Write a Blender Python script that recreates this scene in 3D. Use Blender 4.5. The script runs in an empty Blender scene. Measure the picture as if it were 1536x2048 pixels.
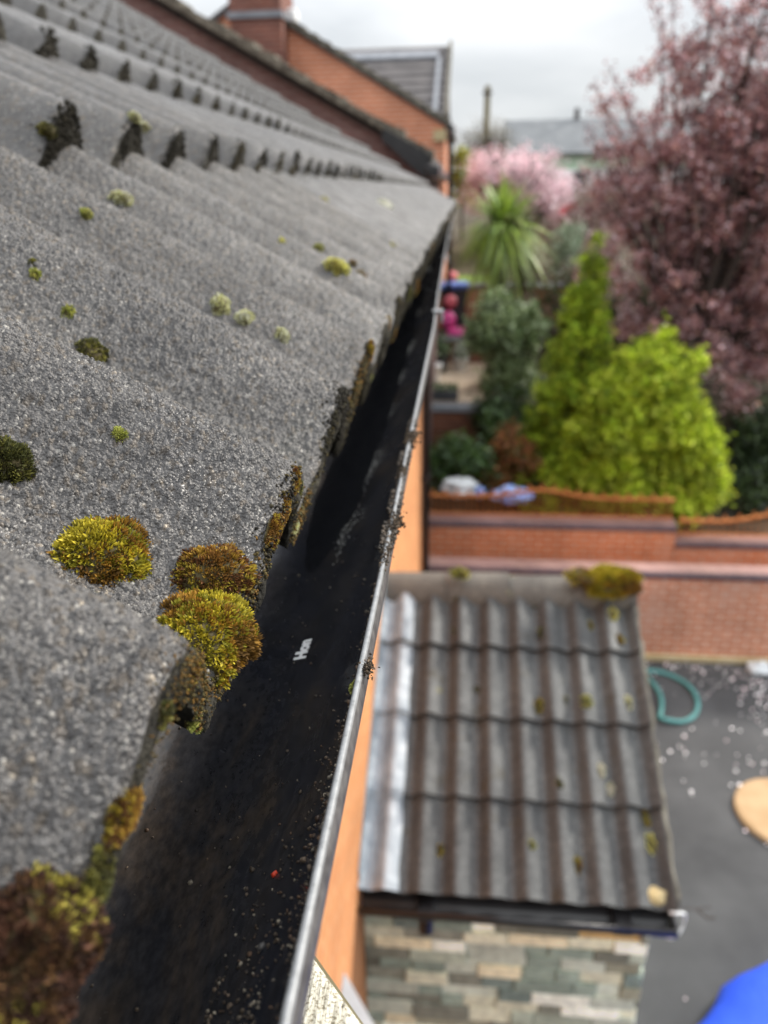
import bpy, bmesh, math, random
import numpy as np
from mathutils import Matrix, Vector

SC = bpy.context.scene
COL = SC.collection
R_ = math.radians

# ------------------------------------------------------------------ camera
CAM_P, CAM_Y, CAM_R = 22.63, 5.9, -1.0
cam_d = bpy.data.cameras.new('camera')
cam = bpy.data.objects.new('camera', cam_d)
COL.objects.link(cam)
MC = Matrix.Rotation(R_(CAM_Y), 3, 'Z') @ Matrix.Rotation(R_(90 - CAM_P), 3, 'X') @ Matrix.Rotation(R_(CAM_R), 3, 'Z')
cam.matrix_world = MC.to_4x4()
cam_d.sensor_fit = 'VERTICAL'
cam_d.sensor_height = 36.0
cam_d.sensor_width = 27.0
cam_d.lens = 1538.0 / 2048.0 * 36.0
cam_d.clip_start = 0.005
cam_d.clip_end = 2000
cam_d.dof.use_dof = True
cam_d.dof.focus_distance = 0.285
cam_d.dof.aperture_fstop = 9.0
cam_d.dof.aperture_blades = 0
SC.camera = cam
SC.render.resolution_x = 768
SC.render.resolution_y = 1024

# ------------------------------------------------------------------ sky + sun
SUN_EL, SUN_AZ = 31.0, 52.0          # azimuth measured from +Y (view direction) towards +X
w = bpy.data.worlds.new("World")
SC.world = w
w.use_nodes = True
nt = w.node_tree
nt.nodes.clear()
out = nt.nodes.new('ShaderNodeOutputWorld')
bg = nt.nodes.new('ShaderNodeBackground')
bg.inputs['Strength'].default_value = 0.1
sky = nt.nodes.new('ShaderNodeTexSky')
sky.sky_type = 'NISHITA'
sky.sun_disc = False
sky.sun_elevation = R_(SUN_EL)
sky.sun_rotation = R_(SUN_AZ)
tc = nt.nodes.new('ShaderNodeTexCoord')
mp = nt.nodes.new('ShaderNodeMapping')
mp.inputs['Scale'].default_value = (1.0, 1.0, 2.6)
n1 = nt.nodes.new('ShaderNodeTexNoise')
n1.inputs['Scale'].default_value = 3.4
n1.inputs['Detail'].default_value = 7
n1.inputs['Roughness'].default_value = 0.52
n1.inputs['Distortion'].default_value = 0.3
rp = nt.nodes.new('ShaderNodeValToRGB')
rp.color_ramp.elements[0].position = 0.36
rp.color_ramp.elements[0].color = (4.2, 4.4, 4.6, 1)
rp.color_ramp.elements[1].position = 0.66
rp.color_ramp.elements[1].color = (5.9, 6.0, 6.1, 1)
mx = nt.nodes.new('ShaderNodeMix')
mx.data_type = 'RGBA'
mx.inputs['Factor'].default_value = 0.93
nt.links.new(tc.outputs['Generated'], mp.inputs['Vector'])
nt.links.new(mp.outputs['Vector'], n1.inputs['Vector'])
nt.links.new(n1.outputs['Fac'], rp.inputs['Fac'])
nt.links.new(sky.outputs['Color'], mx.inputs[6])
# overcast sky: the cloud deck is brighter overhead than at the horizon
sx = nt.nodes.new('ShaderNodeSeparateXYZ')
nt.links.new(tc.outputs['Generated'], sx.inputs[0])
mr = nt.nodes.new('ShaderNodeMapRange')
mr.inputs['From Min'].default_value = 0.12
mr.inputs['From Max'].default_value = 1.0
mr.inputs['To Min'].default_value = 1.0
mr.inputs['To Max'].default_value = 3.7
nt.links.new(sx.outputs['Z'], mr.inputs['Value'])
vs = nt.nodes.new('ShaderNodeVectorMath')
vs.operation = 'SCALE'
nt.links.new(rp.outputs['Color'], vs.inputs[0])
nt.links.new(mr.outputs[0], vs.inputs['Scale'])
nt.links.new(vs.outputs[0], mx.inputs[7])
nt.links.new(mx.outputs[2], bg.inputs['Color'])
nt.links.new(bg.outputs['Background'], out.inputs['Surface'])

sun_d = bpy.data.lights.new('sun', 'SUN')
sun_d.energy = 3.3
sun_d.angle = R_(10)
sun_d.color = (1.0, 0.94, 0.85)
sun = bpy.data.objects.new('sun', sun_d)
COL.objects.link(sun)
sd = Vector((math.sin(R_(SUN_AZ)) * math.cos(R_(SUN_EL)), math.cos(R_(SUN_AZ)) * math.cos(R_(SUN_EL)), math.sin(R_(SUN_EL))))
sun.rotation_euler = sd.to_track_quat('Z', 'Y').to_euler()
sun.location = (6, -4, 12)

SC.view_settings.view_transform = 'Standard'
SC.view_settings.look = 'None'
SC.view_settings.exposure = 0.66
SC.view_settings.gamma = 1.0
SC.view_settings.use_curve_mapping = False
SC.cycles.max_bounces = 6

# ------------------------------------------------------------------ helpers
F_, CX_, CY_ = 1538.0, 768.0, 1024.0


def ray(u, v):
    d = MC @ Vector(((u - CX_) / F_, -(v - CY_) / F_, -1.0))
    return d / d.y


def at(u, v, Y):
    return ray(u, v) * Y


ORG = {}


def mesh_np(name, V, F, mats, parent=None, col=None, smooth=False, midx=None, origin=None):
    """V (n,3); F list of (m,k) int arrays or list of tuples"""
    V = np.asarray(V, dtype=np.float64).reshape(-1, 3)
    if parent is not None:
        o0 = ORG[parent]
    elif origin is not None:
        o0 = np.array(origin, float)
    else:
        o0 = np.array([V[:, 0].mean(), V[:, 1].mean(), V[:, 2].min()])
    me = bpy.data.meshes.new(name)
    Fs = F if isinstance(F, list) and len(F) and isinstance(F[0], np.ndarray) else [np.array(F)] if isinstance(F, np.ndarray) else None
    Vl = (V - o0).astype(np.float32)
    if Fs is None:
        me.from_pydata([tuple(v) for v in Vl.tolist()], [], [tuple(f) for f in F])
    else:
        Fs = [f for f in Fs if len(f)]
        me.vertices.add(len(Vl))
        me.vertices.foreach_set('co', Vl.ravel())
        nl = sum(f.size for f in Fs)
        nf = sum(len(f) for f in Fs)
        me.loops.add(nl)
        me.polygons.add(nf)
        me.loops.foreach_set('vertex_index', np.concatenate([f.ravel() for f in Fs]).astype(np.int32))
        tot = np.concatenate([np.full(len(f), f.shape[1]) for f in Fs])
        st = np.concatenate([[0], np.cumsum(tot)[:-1]])
        me.polygons.foreach_set('loop_start', st.astype(np.int32))
        me.update(calc_edges=True)
    if smooth:
        me.polygons.foreach_set('use_smooth', np.ones(len(me.polygons), dtype=bool))
    if midx is not None:
        me.polygons.foreach_set('material_index', np.asarray(midx, dtype=np.int32))
    if col is not None:
        a = me.attributes.new('Col', 'FLOAT_COLOR', 'POINT')
        c = np.ones((len(Vl), 4), np.float32)
        c[:, :3] = col
        a.data.foreach_set('color', c.ravel())
    for m in (mats if isinstance(mats, (list, tuple)) else [mats]):
        me.materials.append(m)
    me.validate()
    ob = bpy.data.objects.new(name, me)
    COL.objects.link(ob)
    if parent is not None:
        ob.parent = parent
        ORG[ob] = np.array(o0)
    else:
        ob.location = o0
        ORG[ob] = np.array(o0)
    return ob


class MB:
    def __init__(s):
        s.V, s.F, s.C, s.n = [], [], [], 0
        s.has = False

    def add(s, V, F, col=None):
        V = np.asarray(V, float).reshape(-1, 3)
        s.V.append(V)
        s.F += [tuple(int(i) + s.n for i in f) for f in F]
        s.n += len(V)
        c = np.ones((len(V), 3))
        if col is not None:
            c[:] = col
            s.has = True
        s.C.append(c)
        return s

    def box(s, a, b, col=None, bev=0.0):
        x0, y0, z0 = a
        x1, y1, z1 = b
        if bev <= 0:
            V = [(x, y, z) for z in (z0, z1) for (x, y) in ((x0, y0), (x1, y0), (x1, y1), (x0, y1))]
            F = [(3, 2, 1, 0), (4, 5, 6, 7), (0, 1, 5, 4), (1, 2, 6, 5), (2, 3, 7, 6), (3, 0, 4, 7)]
            return s.add(V, F, col)
        bm = bmesh.new()
        bmesh.ops.create_cube(bm, size=1)
        bmesh.ops.scale(bm, vec=(x1 - x0, y1 - y0, z1 - z0), verts=bm.verts)
        bmesh.ops.translate(bm, vec=((x0 + x1) / 2, (y0 + y1) / 2, (z0 + z1) / 2), verts=bm.verts)
        bmesh.ops.bevel(bm, geom=list(bm.edges), offset=bev, segments=2, affect='EDGES', profile=0.5)
        return s.bm(bm, col)

    def bm(s, bm, col=None):
        bm.verts.index_update()
        s.add([v.co[:] for v in bm.verts], [[v.index for v in f.verts] for f in bm.faces], col)
        bm.free()
        return s

    def tube(s, P, r, n=8, col=None, cap=True, closed=False):
        P = [Vector(p) for p in P]
        rs = r if isinstance(r, (list, tuple)) else [r] * len(P)
        V, F = [], []
        up = Vector((0.13, 0.21, 0.97))
        for i, p in enumerate(P):
            a = P[(i - 1) % len(P)] if (i or closed) else p
            b = P[(i + 1) % len(P)] if (i < len(P) - 1 or closed) else p
            t = (b - a).normalized()
            e1 = t.cross(up)
            if e1.length < 1e-3:
                e1 = t.cross(Vector((1, 0, 0)))
            e1.normalize()
            e2 = e1.cross(t)
            for k in range(n):
                th = 2 * math.pi * k / n
                V.append(p + (e1 * math.cos(th) + e2 * math.sin(th)) * rs[i])
        m = len(P)
        for i in range(m if closed else m - 1):
            j = (i + 1) % m
            for k in range(n):
                k2 = (k + 1) % n
                F.append((i * n + k, i * n + k2, j * n + k2, j * n + k))
        if cap and not closed:
            F.append(tuple(range(n))[::-1])
            F.append(tuple(range((m - 1) * n, m * n)))
        return s.add(V, F, col)

    def prism(s, poly, axis, a, b, col=None):
        """poly 2D points in the other two axes (cyclic order), extruded along axis from a to b"""
        n = len(poly)

        def pt(p, t):
            if axis == 'y':
                return (p[0], t, p[1])
            if axis == 'x':
                return (t, p[0], p[1])
            return (p[0], p[1], t)
        V = [pt(p, a) for p in poly] + [pt(p, b) for p in poly]
        F = [tuple(range(n)), tuple(range(2 * n - 1, n - 1, -1))]
        for i in range(n):
            j = (i + 1) % n
            F.append((i, i + n, j + n, j))
        return s.add(V, F, col)

    def build(s, name, mat, parent=None, smooth=False, origin=None):
        o = mesh_np(name, np.concatenate(s.V), s.F, mat, parent, np.concatenate(s.C) if s.has else None, smooth, origin=origin)
        bm = bmesh.new()
        bm.from_mesh(o.data)
        bmesh.ops.recalc_face_normals(bm, faces=bm.faces)
        bm.to_mesh(o.data)
        bm.free()
        return o


def tag(o, label=None, cat=None, group=None, kind=None):
    for k, v in (('label', label), ('category', cat), ('group', group), ('kind', kind)):
        if v:
            o[k] = v
    return o


def thing(name, label, cat, loc=(0, 0, 0), group=None):
    o = bpy.data.objects.new(name, None)
    o.empty_display_size = 0.1
    COL.objects.link(o)
    o.location = loc
    ORG[o] = np.array(loc, float)
    return tag(o, label, cat, group)


def lin(r, g, b):
    f = lambda c: (c / 255) / 12.92 if c / 255 <= 0.04045 else ((c / 255 + 0.055) / 1.055) ** 2.4
    return np.array([f(r), f(g), f(b)])


# ------------------------------------------------------------------ materials
def mat(name, base=(0.5, 0.5, 0.5), rough=0.7, spec=0.5, metal=0.0):
    m = bpy.data.materials.new(name)
    m.use_nodes = True
    b = m.node_tree.nodes['Principled BSDF']
    b.inputs['Base Color'].default_value = (*base, 1)
    b.inputs['Roughness'].default_value = rough
    b.inputs['Specular IOR Level'].default_value = spec
    b.inputs['Metallic'].default_value = metal
    return m, m.node_tree, b


def N(nt_, t, **kw):
    n = nt_.nodes.new(t)
    for k, v in kw.items():
        if k in n.inputs.keys():
            n.inputs[k].default_value = v
        else:
            setattr(n, k, v)
    return n


def ramp(nt_, fac, stops):
    r = nt_.nodes.new('ShaderNodeValToRGB')
    e = r.color_ramp.elements
    while len(e) < len(stops):
        e.new(0.5)
    for i, (p, c) in enumerate(stops):
        e[i].position = p
        e[i].color = (*c, 1) if len(c) == 3 else c
    nt_.links.new(fac, r.inputs['Fac'])
    return r.outputs['Color']


def mixc(nt_, fac, a, b, mode='MIX'):
    m = nt_.nodes.new('ShaderNodeMix')
    m.data_type = 'RGBA'
    m.blend_type = mode
    for sock, v in ((m.inputs[0], fac), (m.inputs[6], a), (m.inputs[7], b)):
        if isinstance(v, bpy.types.NodeSocket):
            nt_.links.new(v, sock)
        elif isinstance(v, (int, float)):
            sock.default_value = v
        else:
            sock.default_value = (*v, 1)
    return m.outputs[2]


def coords(nt_):
    """world position, so that copies and children share one continuous pattern"""
    g = nt_.nodes.new('ShaderNodeNewGeometry')
    return g.outputs['Position']


def noise(nt_, scale, detail=4, rough=0.55, vec=None, dist=0.0):
    n = nt_.nodes.new('ShaderNodeTexNoise')
    n.inputs['Scale'].default_value = scale
    n.inputs['Detail'].default_value = detail
    n.inputs['Roughness'].default_value = rough
    n.inputs['Distortion'].default_value = dist
    nt_.links.new(vec if vec is not None else coords(nt_), n.inputs['Vector'])
    return n.outputs['Fac']


def bump(nt_, b, h, strength=0.5, dist=0.01):
    n = nt_.nodes.new('ShaderNodeBump')
    n.inputs['Strength'].default_value = strength
    n.inputs['Distance'].default_value = dist
    nt_.links.new(h, n.inputs['Height'])
    nt_.links.new(n.outputs['Normal'], b.inputs['Normal'])


def mat_noise(name, c1, c2, scale, rough=0.7, spec=0.4, bumps=None, detail=5, pos=(0.35, 0.65)):
    m, t, b = mat(name, c1, rough, spec)
    f = noise(t, scale, detail)
    t.links.new(ramp(t, f, [(pos[0], c1), (pos[1], c2)]), b.inputs['Base Color'])
    if bumps:
        bump(t, b, noise(t, bumps[0], 3), bumps[1], bumps[2])
    return m


def mat_vcol(name, rough=0.6, spec=0.3, var=0.35, scale=40, transl=0.0, bumps=None):
    m, t, b = mat(name, (0.5, 0.5, 0.5), rough, spec)
    a = t.nodes.new('ShaderNodeAttribute')
    a.attribute_name = 'Col'
    f = noise(t, scale, 3)
    v = ramp(t, f, [(0.3, (1 - var,) * 3), (0.7, (1 + var,) * 3)])
    c = mixc(t, 1.0, a.outputs['Color'], v, 'MULTIPLY')
    t.links.new(c, b.inputs['Base Color'])
    if bumps:
        bump(t, b, noise(t, bumps[0], 4), bumps[1], bumps[2])
    if transl > 0:
        tr = t.nodes.new('ShaderNodeBsdfTranslucent')
        t.links.new(c, tr.inputs['Color'])
        ms = t.nodes.new('ShaderNodeMixShader')
        ms.inputs[0].default_value = transl
        o = t.nodes['Material Output']
        t.links.new(b.outputs[0], ms.inputs[1])
        t.links.new(tr.outputs[0], ms.inputs[2])
        t.links.new(ms.outputs[0], o.inputs['Surface'])
    return m


def mat_brick(name, c1, c2, mortar, bw=0.225, bh=0.075, ms=0.010, stain=None, rough=0.85, bumpd=0.004):
    m, t, b = mat(name, c1, rough, 0.3)
    p = coords(t)
    sp = t.nodes.new('ShaderNodeSeparateXYZ')
    t.links.new(p, sp.inputs[0])
    ad = N(t, 'ShaderNodeMath', operation='ADD')
    t.links.new(sp.outputs['X'], ad.inputs[0])
    t.links.new(sp.outputs['Y'], ad.inputs[1])
    cb = t.nodes.new('ShaderNodeCombineXYZ')
    t.links.new(ad.outputs[0], cb.inputs['X'])
    t.links.new(sp.outputs['Z'], cb.inputs['Y'])
    br = t.nodes.new('ShaderNodeTexBrick')
    br.inputs['Scale'].default_value = 1.0
    br.inputs['Brick Width'].default_value = bw
    br.inputs['Row Height'].default_value = bh
    br.inputs['Mortar Size'].default_value = ms
    br.inputs['Mortar Smooth'].default_value = 0.3
    br.inputs['Bias'].default_value = 0.0
    br.inputs['Color1'].default_value = (*c1, 1)
    br.inputs['Color2'].default_value = (*c2, 1)
    br.inputs['Mortar'].default_value = (*mortar, 1)
    t.links.new(cb.outputs[0], br.inputs['Vector'])
    c = br.outputs['Color']
    v = ramp(t, noise(t, 1.3, 5, 0.6), [(0.3, (0.72, 0.70, 0.68)), (0.7, (1.2, 1.2, 1.2))])
    c = mixc(t, 1.0, c, v, 'MULTIPLY')
    v2 = ramp(t, noise(t, 30, 4, 0.6), [(0.3, (0.8, 0.8, 0.8)), (0.7, (1.15, 1.15, 1.15))])
    c = mixc(t, 1.0, c, v2, 'MULTIPLY')
    if stain is not None:
        sf = ramp(t, noise(t, 0.9, 4, 0.65, dist=0.5), [(0.52, (0, 0, 0)), (0.68, (1, 1, 1))])
        c = mixc(t, sf, c, mixc(t, 0.55, c, stain))
    t.links.new(c, b.inputs['Base Color'])
    iv = N(t, 'ShaderNodeMath', operation='SUBTRACT')
    iv.inputs[0].default_value = 1.0
    t.links.new(br.outputs['Fac'], iv.inputs[1])
    bump(t, b, iv.outputs[0], 0.7, bumpd)
    return m


def mat_tile(name, base, hi, lo, vc=False, grain=420, big=6, rough=0.6, bstr=0.6, bdist=0.0012, lichen=None, spec=0.45):
    """sanded concrete tile: granules, pale flecks, weathered patches"""
    m, t, b = mat(name, base, rough, spec)
    p = coords(t)
    vo = t.nodes.new('ShaderNodeTexVoronoi')
    vo.inputs['Scale'].default_value = grain
    vo.inputs['Randomness'].default_value = 1.0
    t.links.new(p, vo.inputs['Vector'])
    sp = t.nodes.new('ShaderNodeSeparateColor')
    t.links.new(vo.outputs['Color'], sp.inputs[0])
    c = ramp(t, sp.outputs[0], [(0.0, lo), (0.5, base), (0.93, base), (0.985, hi), (1.0, tuple(min(1, x * 1.4) for x in hi))])
    v = ramp(t, noise(t, big, 5, 0.6), [(0.3, (0.68, 0.68, 0.69)), (0.7, (1.28, 1.26, 1.22))])
    c = mixc(t, 1.0, c, v, 'MULTIPLY')
    v2 = ramp(t, noise(t, big * 14, 4, 0.65), [(0.28, (0.72, 0.72, 0.72)), (0.72, (1.22, 1.22, 1.2))])
    c = mixc(t, 1.0, c, v2, 'MULTIPLY')
    if lichen is not None:
        for sc, col, a, z in lichen:
            lf = ramp(t, noise(t, sc, 4, 0.6, dist=0.4), [(a, (0, 0, 0)), (z, (1, 1, 1))])
            c = mixc(t, lf, c, col)
    if vc:
        at_ = t.nodes.new('ShaderNodeAttribute')
        at_.attribute_name = 'Col'
        c = mixc(t, 1.0, c, at_.outputs['Color'], 'MULTIPLY')
    t.links.new(c, b.inputs['Base Color'])
    rr = ramp(t, noise(t, big * 3, 3), [(0.35, (rough - 0.1,) * 3), (0.65, (rough + 0.15,) * 3)])
    t.links.new(rr, b.inputs['Roughness'])
    bump(t, b, vo.outputs['Distance'], -bstr if False else bstr, bdist)
    for n in t.nodes:
        if n.type == 'BUMP':
            n.invert = True
    return m


M = {}
M['tile'] = mat_tile('sanded_tile', (0.084, 0.080, 0.079), (0.22, 0.21, 0.195), (0.058, 0.055, 0.055), vc=True, grain=900, big=7, rough=0.44,
                     lichen=[(9, (0.060, 0.058, 0.050), 0.66, 0.80)])
M['tile_end'] = mat_noise('tile_end_grime', (0.018, 0.017, 0.015), (0.060, 0.055, 0.042), 60, 0.95, 0.2, (260, 0.9, 0.004))
M['porch_tile'] = mat_tile('porch_tile', (0.076, 0.080, 0.083), (0.15, 0.155, 0.155), (0.054, 0.057, 0.060), grain=160, big=2.5, rough=0.62,
                           bstr=0.3, bdist=0.002, lichen=[(7, (0.055, 0.050, 0.038), 0.60, 0.74), (11, (0.17, 0.15, 0.035), 0.70, 0.76), (9.3, (0.42, 0.40, 0.34), 0.735, 0.77)])
M['porch_ridge'] = mat_tile('porch_ridge_tile', (0.125, 0.12, 0.11), (0.17, 0.165, 0.15), (0.10, 0.098, 0.09), grain=160, big=3, rough=0.75,
                            lichen=[(9, (0.24, 0.24, 0.13), 0.63, 0.72), (14, (0.055, 0.05, 0.035), 0.66, 0.75)])
M['verge'] = mat_noise('mossy_verge', (0.07, 0.062, 0.05), (0.20, 0.185, 0.15), 9, 0.9, 0.2, (30, 0.8, 0.02))
M['far_tile'] = mat_noise('far_roof_tile', (0.075, 0.068, 0.068), (0.12, 0.108, 0.106), 3, 0.75, 0.3)
M['orange_wall'] = mat_brick('orange_house_brick', (0.62, 0.27, 0.105), (0.56, 0.225, 0.085), (0.66, 0.38, 0.20), ms=0.008)
M['brick'] = mat_brick('red_orange_brick', (0.60, 0.19, 0.075), (0.53, 0.155, 0.060), (0.58, 0.36, 0.25), ms=0.012, stain=(0.55, 0.34, 0.25))
M['brick_pale'] = mat_brick('pale_red_brick', (0.56, 0.22, 0.12), (0.49, 0.18, 0.095), (0.64, 0.44, 0.34), ms=0.013, stain=(0.5, 0.33, 0.26))
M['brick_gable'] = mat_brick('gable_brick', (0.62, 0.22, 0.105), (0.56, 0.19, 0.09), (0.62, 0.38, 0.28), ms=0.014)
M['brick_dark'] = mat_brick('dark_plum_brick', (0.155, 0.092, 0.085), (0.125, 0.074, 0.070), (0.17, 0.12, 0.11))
M['brick_chim'] = mat_brick('chimney_brick', (0.22, 0.080, 0.055), (0.15, 0.060, 0.048), (0.22, 0.13, 0.10))
M['brick_brown'] = mat_brick('brown_garden_brick', (0.20, 0.075, 0.040), (0.14, 0.052, 0.034), (0.18, 0.11, 0.08))
M['coping'] = mat_brick('blue_engineering_brick', (0.135, 0.085, 0.095), (0.105, 0.070, 0.085), (0.20, 0.16, 0.15), bw=0.078, bh=0.5, ms=0.008, rough=0.6)
M['coping_top'] = mat_brick('pinkish_coping', (0.33, 0.19, 0.16), (0.28, 0.15, 0.135), (0.34, 0.25, 0.22), bw=0.078, bh=0.5, ms=0.008, rough=0.8)
M['asphalt'] = mat_noise('tarmac', (0.044, 0.045, 0.047), (0.076, 0.077, 0.079), 1.6, 0.85, 0.35, (160, 0.6, 0.006), detail=9)
M['soil'] = mat_noise('soil', (0.045, 0.034, 0.022), (0.085, 0.070, 0.048), 2.5, 0.95, 0.2)
M['grass'] = mat_noise('lawn', (0.10, 0.17, 0.03), (0.17, 0.26, 0.05), 5, 0.9, 0.2)
M['paving'] = mat_noise('pale_paving', (0.42, 0.32, 0.23), (0.52, 0.42, 0.32), 2.2, 0.8, 0.3)
M['mortar'] = mat_noise('yellow_mortar', (0.42, 0.33, 0.17), (0.50, 0.42, 0.26), 4, 0.9, 0.2, (50, 0.5, 0.01))
M['white'] = mat_noise('white_paint', (0.66, 0.67, 0.67), (0.78, 0.79, 0.79), 6, 0.6, 0.4)
M['lead'] = mat_noise('silver_painted_lead', (0.21, 0.25, 0.29), (0.36, 0.40, 0.44), 9, 0.45, 0.5, (16, 0.5, 0.02))
M['leadgrey'] = mat_noise('grey_lead', (0.16, 0.17, 0.19), (0.23, 0.24, 0.26), 5, 0.55, 0.5)
M['black_pvc'] = mat_noise('black_plastic', (0.008, 0.008, 0.009), (0.018, 0.018, 0.02), 12, 0.28, 0.5)
M['wood_trim'] = mat_noise('dark_trim', (0.045, 0.035, 0.032), (0.07, 0.055, 0.05), 7, 0.6, 0.4)
M['rust_iron'] = mat_noise('orange_painted_iron', (0.40, 0.13, 0.03), (0.50, 0.19, 0.06), 9, 0.6, 0.4)
M['bark'] = mat_noise('bark', (0.035, 0.026, 0.022), (0.075, 0.058, 0.048), 20, 0.9, 0.2)
M['pole'] = mat_noise('pole_wood', (0.16, 0.14, 0.08), (0.24, 0.21, 0.13), 6, 0.9, 0.2)
M['leaf'] = mat_vcol('leaf', 0.45, 0.5, 0.35, 8, 0.25)
M['needle'] = mat_vcol('conifer_sprays', 0.6, 0.25, 0.3, 9, 0.30)
M['moss'] = mat_vcol('moss', 0.62, 0.25, 0.25, 350, 0.15)
M['crust'] = mat_vcol('dark_moss_crust', 0.9, 0.2, 0.4, 200)
M['grit'] = mat_vcol('grit', 0.5, 0.4, 0.3, 300)
M['stone'] = mat_vcol('split_stone', 0.7, 0.35, 0.22, 22, 0, (45, 0.7, 0.012))
M['petal'] = mat_vcol('petal', 0.5, 0.4, 0.1, 20)
M['pink'] = mat_noise('pink_plastic', (0.75, 0.07, 0.30), (0.80, 0.11, 0.36), 4, 0.4, 0.5)
M['coral'] = mat_noise('coral_red_plastic', (0.66, 0.12, 0.16), (0.74, 0.17, 0.21), 4, 0.5, 0.5)
M['blue'] = mat_noise('blue_sheet', (0.018, 0.075, 0.62), (0.030, 0.105, 0.72), 3, 0.6, 0.4, (5, 0.3, 0.05))
M['bluelid'] = mat_noise('blue_lid', (0.10, 0.20, 0.62), (0.14, 0.26, 0.70), 4, 0.5, 0.5)
M['teal'] = mat_noise('teal_rubber', (0.060, 0.22, 0.21), (0.085, 0.28, 0.27), 9, 0.5, 0.5)
M['tan'] = mat_noise('tan_slab', (0.34, 0.215, 0.105), (0.43, 0.29, 0.16), 4, 0.75, 0.3, (30, 0.4, 0.01))
M['bag_white'] = mat_noise('white_film', (0.50, 0.54, 0.56), (0.66, 0.69, 0.70), 10, 0.35, 0.5, (18, 0.7, 0.03))
M['bag_blue'] = mat_noise('blue_film', (0.10, 0.22, 0.62), (0.40, 0.50, 0.75), 11, 0.35, 0.5, (18, 0.7, 0.03))
M['darkpot'] = mat_noise('dark_pot', (0.03, 0.032, 0.036), (0.05, 0.052, 0.056), 6, 0.5, 0.4)
M['slate'] = mat_noise('far_slate', (0.12, 0.128, 0.135), (0.17, 0.178, 0.185), 1.5, 0.7, 0.3)
M['palegreen'] = mat_noise('pale_green_wall', (0.42, 0.56, 0.40), (0.52, 0.64, 0.50), 1.0, 0.8, 0.3)
M['window'] = mat('dark_glass', (0.02, 0.025, 0.03), 0.1, 0.5)[0]

# gutter plastic: black, wet and streaky, with brown dirt film
m, t, b = mat('gutter_plastic', (0.01, 0.01, 0.012), 0.35, 0.5)
p = coords(t)
mpn = t.nodes.new('ShaderNodeMapping')
mpn.inputs['Scale'].default_value = (1, 0.45, 1)
t.links.new(p, mpn.inputs['Vector'])
f1 = noise(t, 26, 6, 0.62, mpn.outputs[0], 0.4)
c = ramp(t, f1, [(0.38, (0.014, 0.0155, 0.021)), (0.54, (0.018, 0.018, 0.020)), (0.72, (0.048, 0.036, 0.026))])
f2 = noise(t, 420, 3, 0.6, mpn.outputs[0])
c = mixc(t, 1.0, c, ramp(t, f2, [(0.35, (0.75, 0.75, 0.75)), (0.7, (1.5, 1.45, 1.4))]), 'MULTIPLY')
t.links.new(c, b.inputs['Base Color'])
t.links.new(ramp(t, noise(t, 34, 5, 0.6, mpn.outputs[0], 0.6), [(0.36, (0.10,) * 3), (0.66, (0.30,) * 3)]), b.inputs['Roughness'])
t.links.new(ramp(t, noise(t, 22, 4, 0.6, mpn.outputs[0]), [(0.35, (0.28,) * 3), (0.7, (0.5,) * 3)]), b.inputs['Specular IOR Level'])
bump(t, b, noise(t, 220, 3, 0.6), 0.10, 0.0006)
M['gutter'] = m
m, t, b = mat('gutter_rim_plastic', (0.30, 0.31, 0.32), 0.4, 0.5)
t.links.new(ramp(t, noise(t, 300, 5, 0.65), [(0.25, (0.10, 0.10, 0.10)), (0.42, (0.19, 0.195, 0.20)), (0.7, (0.26, 0.265, 0.27))]), b.inputs['Base Color'])
bump(t, b, noise(t, 700, 3), 0.3, 0.0004)
M['rim'] = m
m, t, b = mat('standing_water', (0.010, 0.0105, 0.0125), 0.06, 0.5)
bump(t, b, noise(t, 60, 3), 0.06, 0.001)
M['water'] = m
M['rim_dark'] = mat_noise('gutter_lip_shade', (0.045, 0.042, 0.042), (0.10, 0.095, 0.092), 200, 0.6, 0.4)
# peeling white paint on weathered board
m, t, b = mat('peeling_paint', (0.7, 0.68, 0.6), 0.75, 0.3)
M['peel'] = m
M['_peel'] = (t, b)

# ------------------------------------------------------------------ geometry constants (metres, camera at the origin, gutter runs along +Y)
ALPHA = math.atan(0.5575)
PER, PH0 = 0.140, 0.020           # wave period and first crest
GA = 0.318                        # course gauge
AMP, T0, T1 = 0.037, 0.004, 0.003
T1K = 0.030                       # hump ends of the upper courses stand prouder
NRM = np.array([math.sin(ALPHA), 0, math.cos(ALPHA)])
SLP = np.array([-math.cos(ALPHA), 0, math.sin(ALPHA)])
VERT = np.array([0.27, 0, 0.963])
EAVE = np.array([-0.068, 0, -0.107]) - VERT * (AMP + T0 + T1)
Z_GR = -5.2
ROOF_Y0, ROOF_Y1 = -0.70, 8.10
NCOURSE = 14


def wave(y, per=PER, ph=PH0):
    t_ = np.mod((np.asarray(y, float) - ph) / per, 1.0)
    a = np.where(t_ < 0.33, 0.5 + 0.5 * np.cos(np.pi * t_ / 0.33), 0.0)
    c_ = np.where(t_ > 0.42, 0.5 - 0.5 * np.cos(np.pi * (t_ - 0.42) / 0.58), 0.0)
    return (a + c_) ** 1.1


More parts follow.
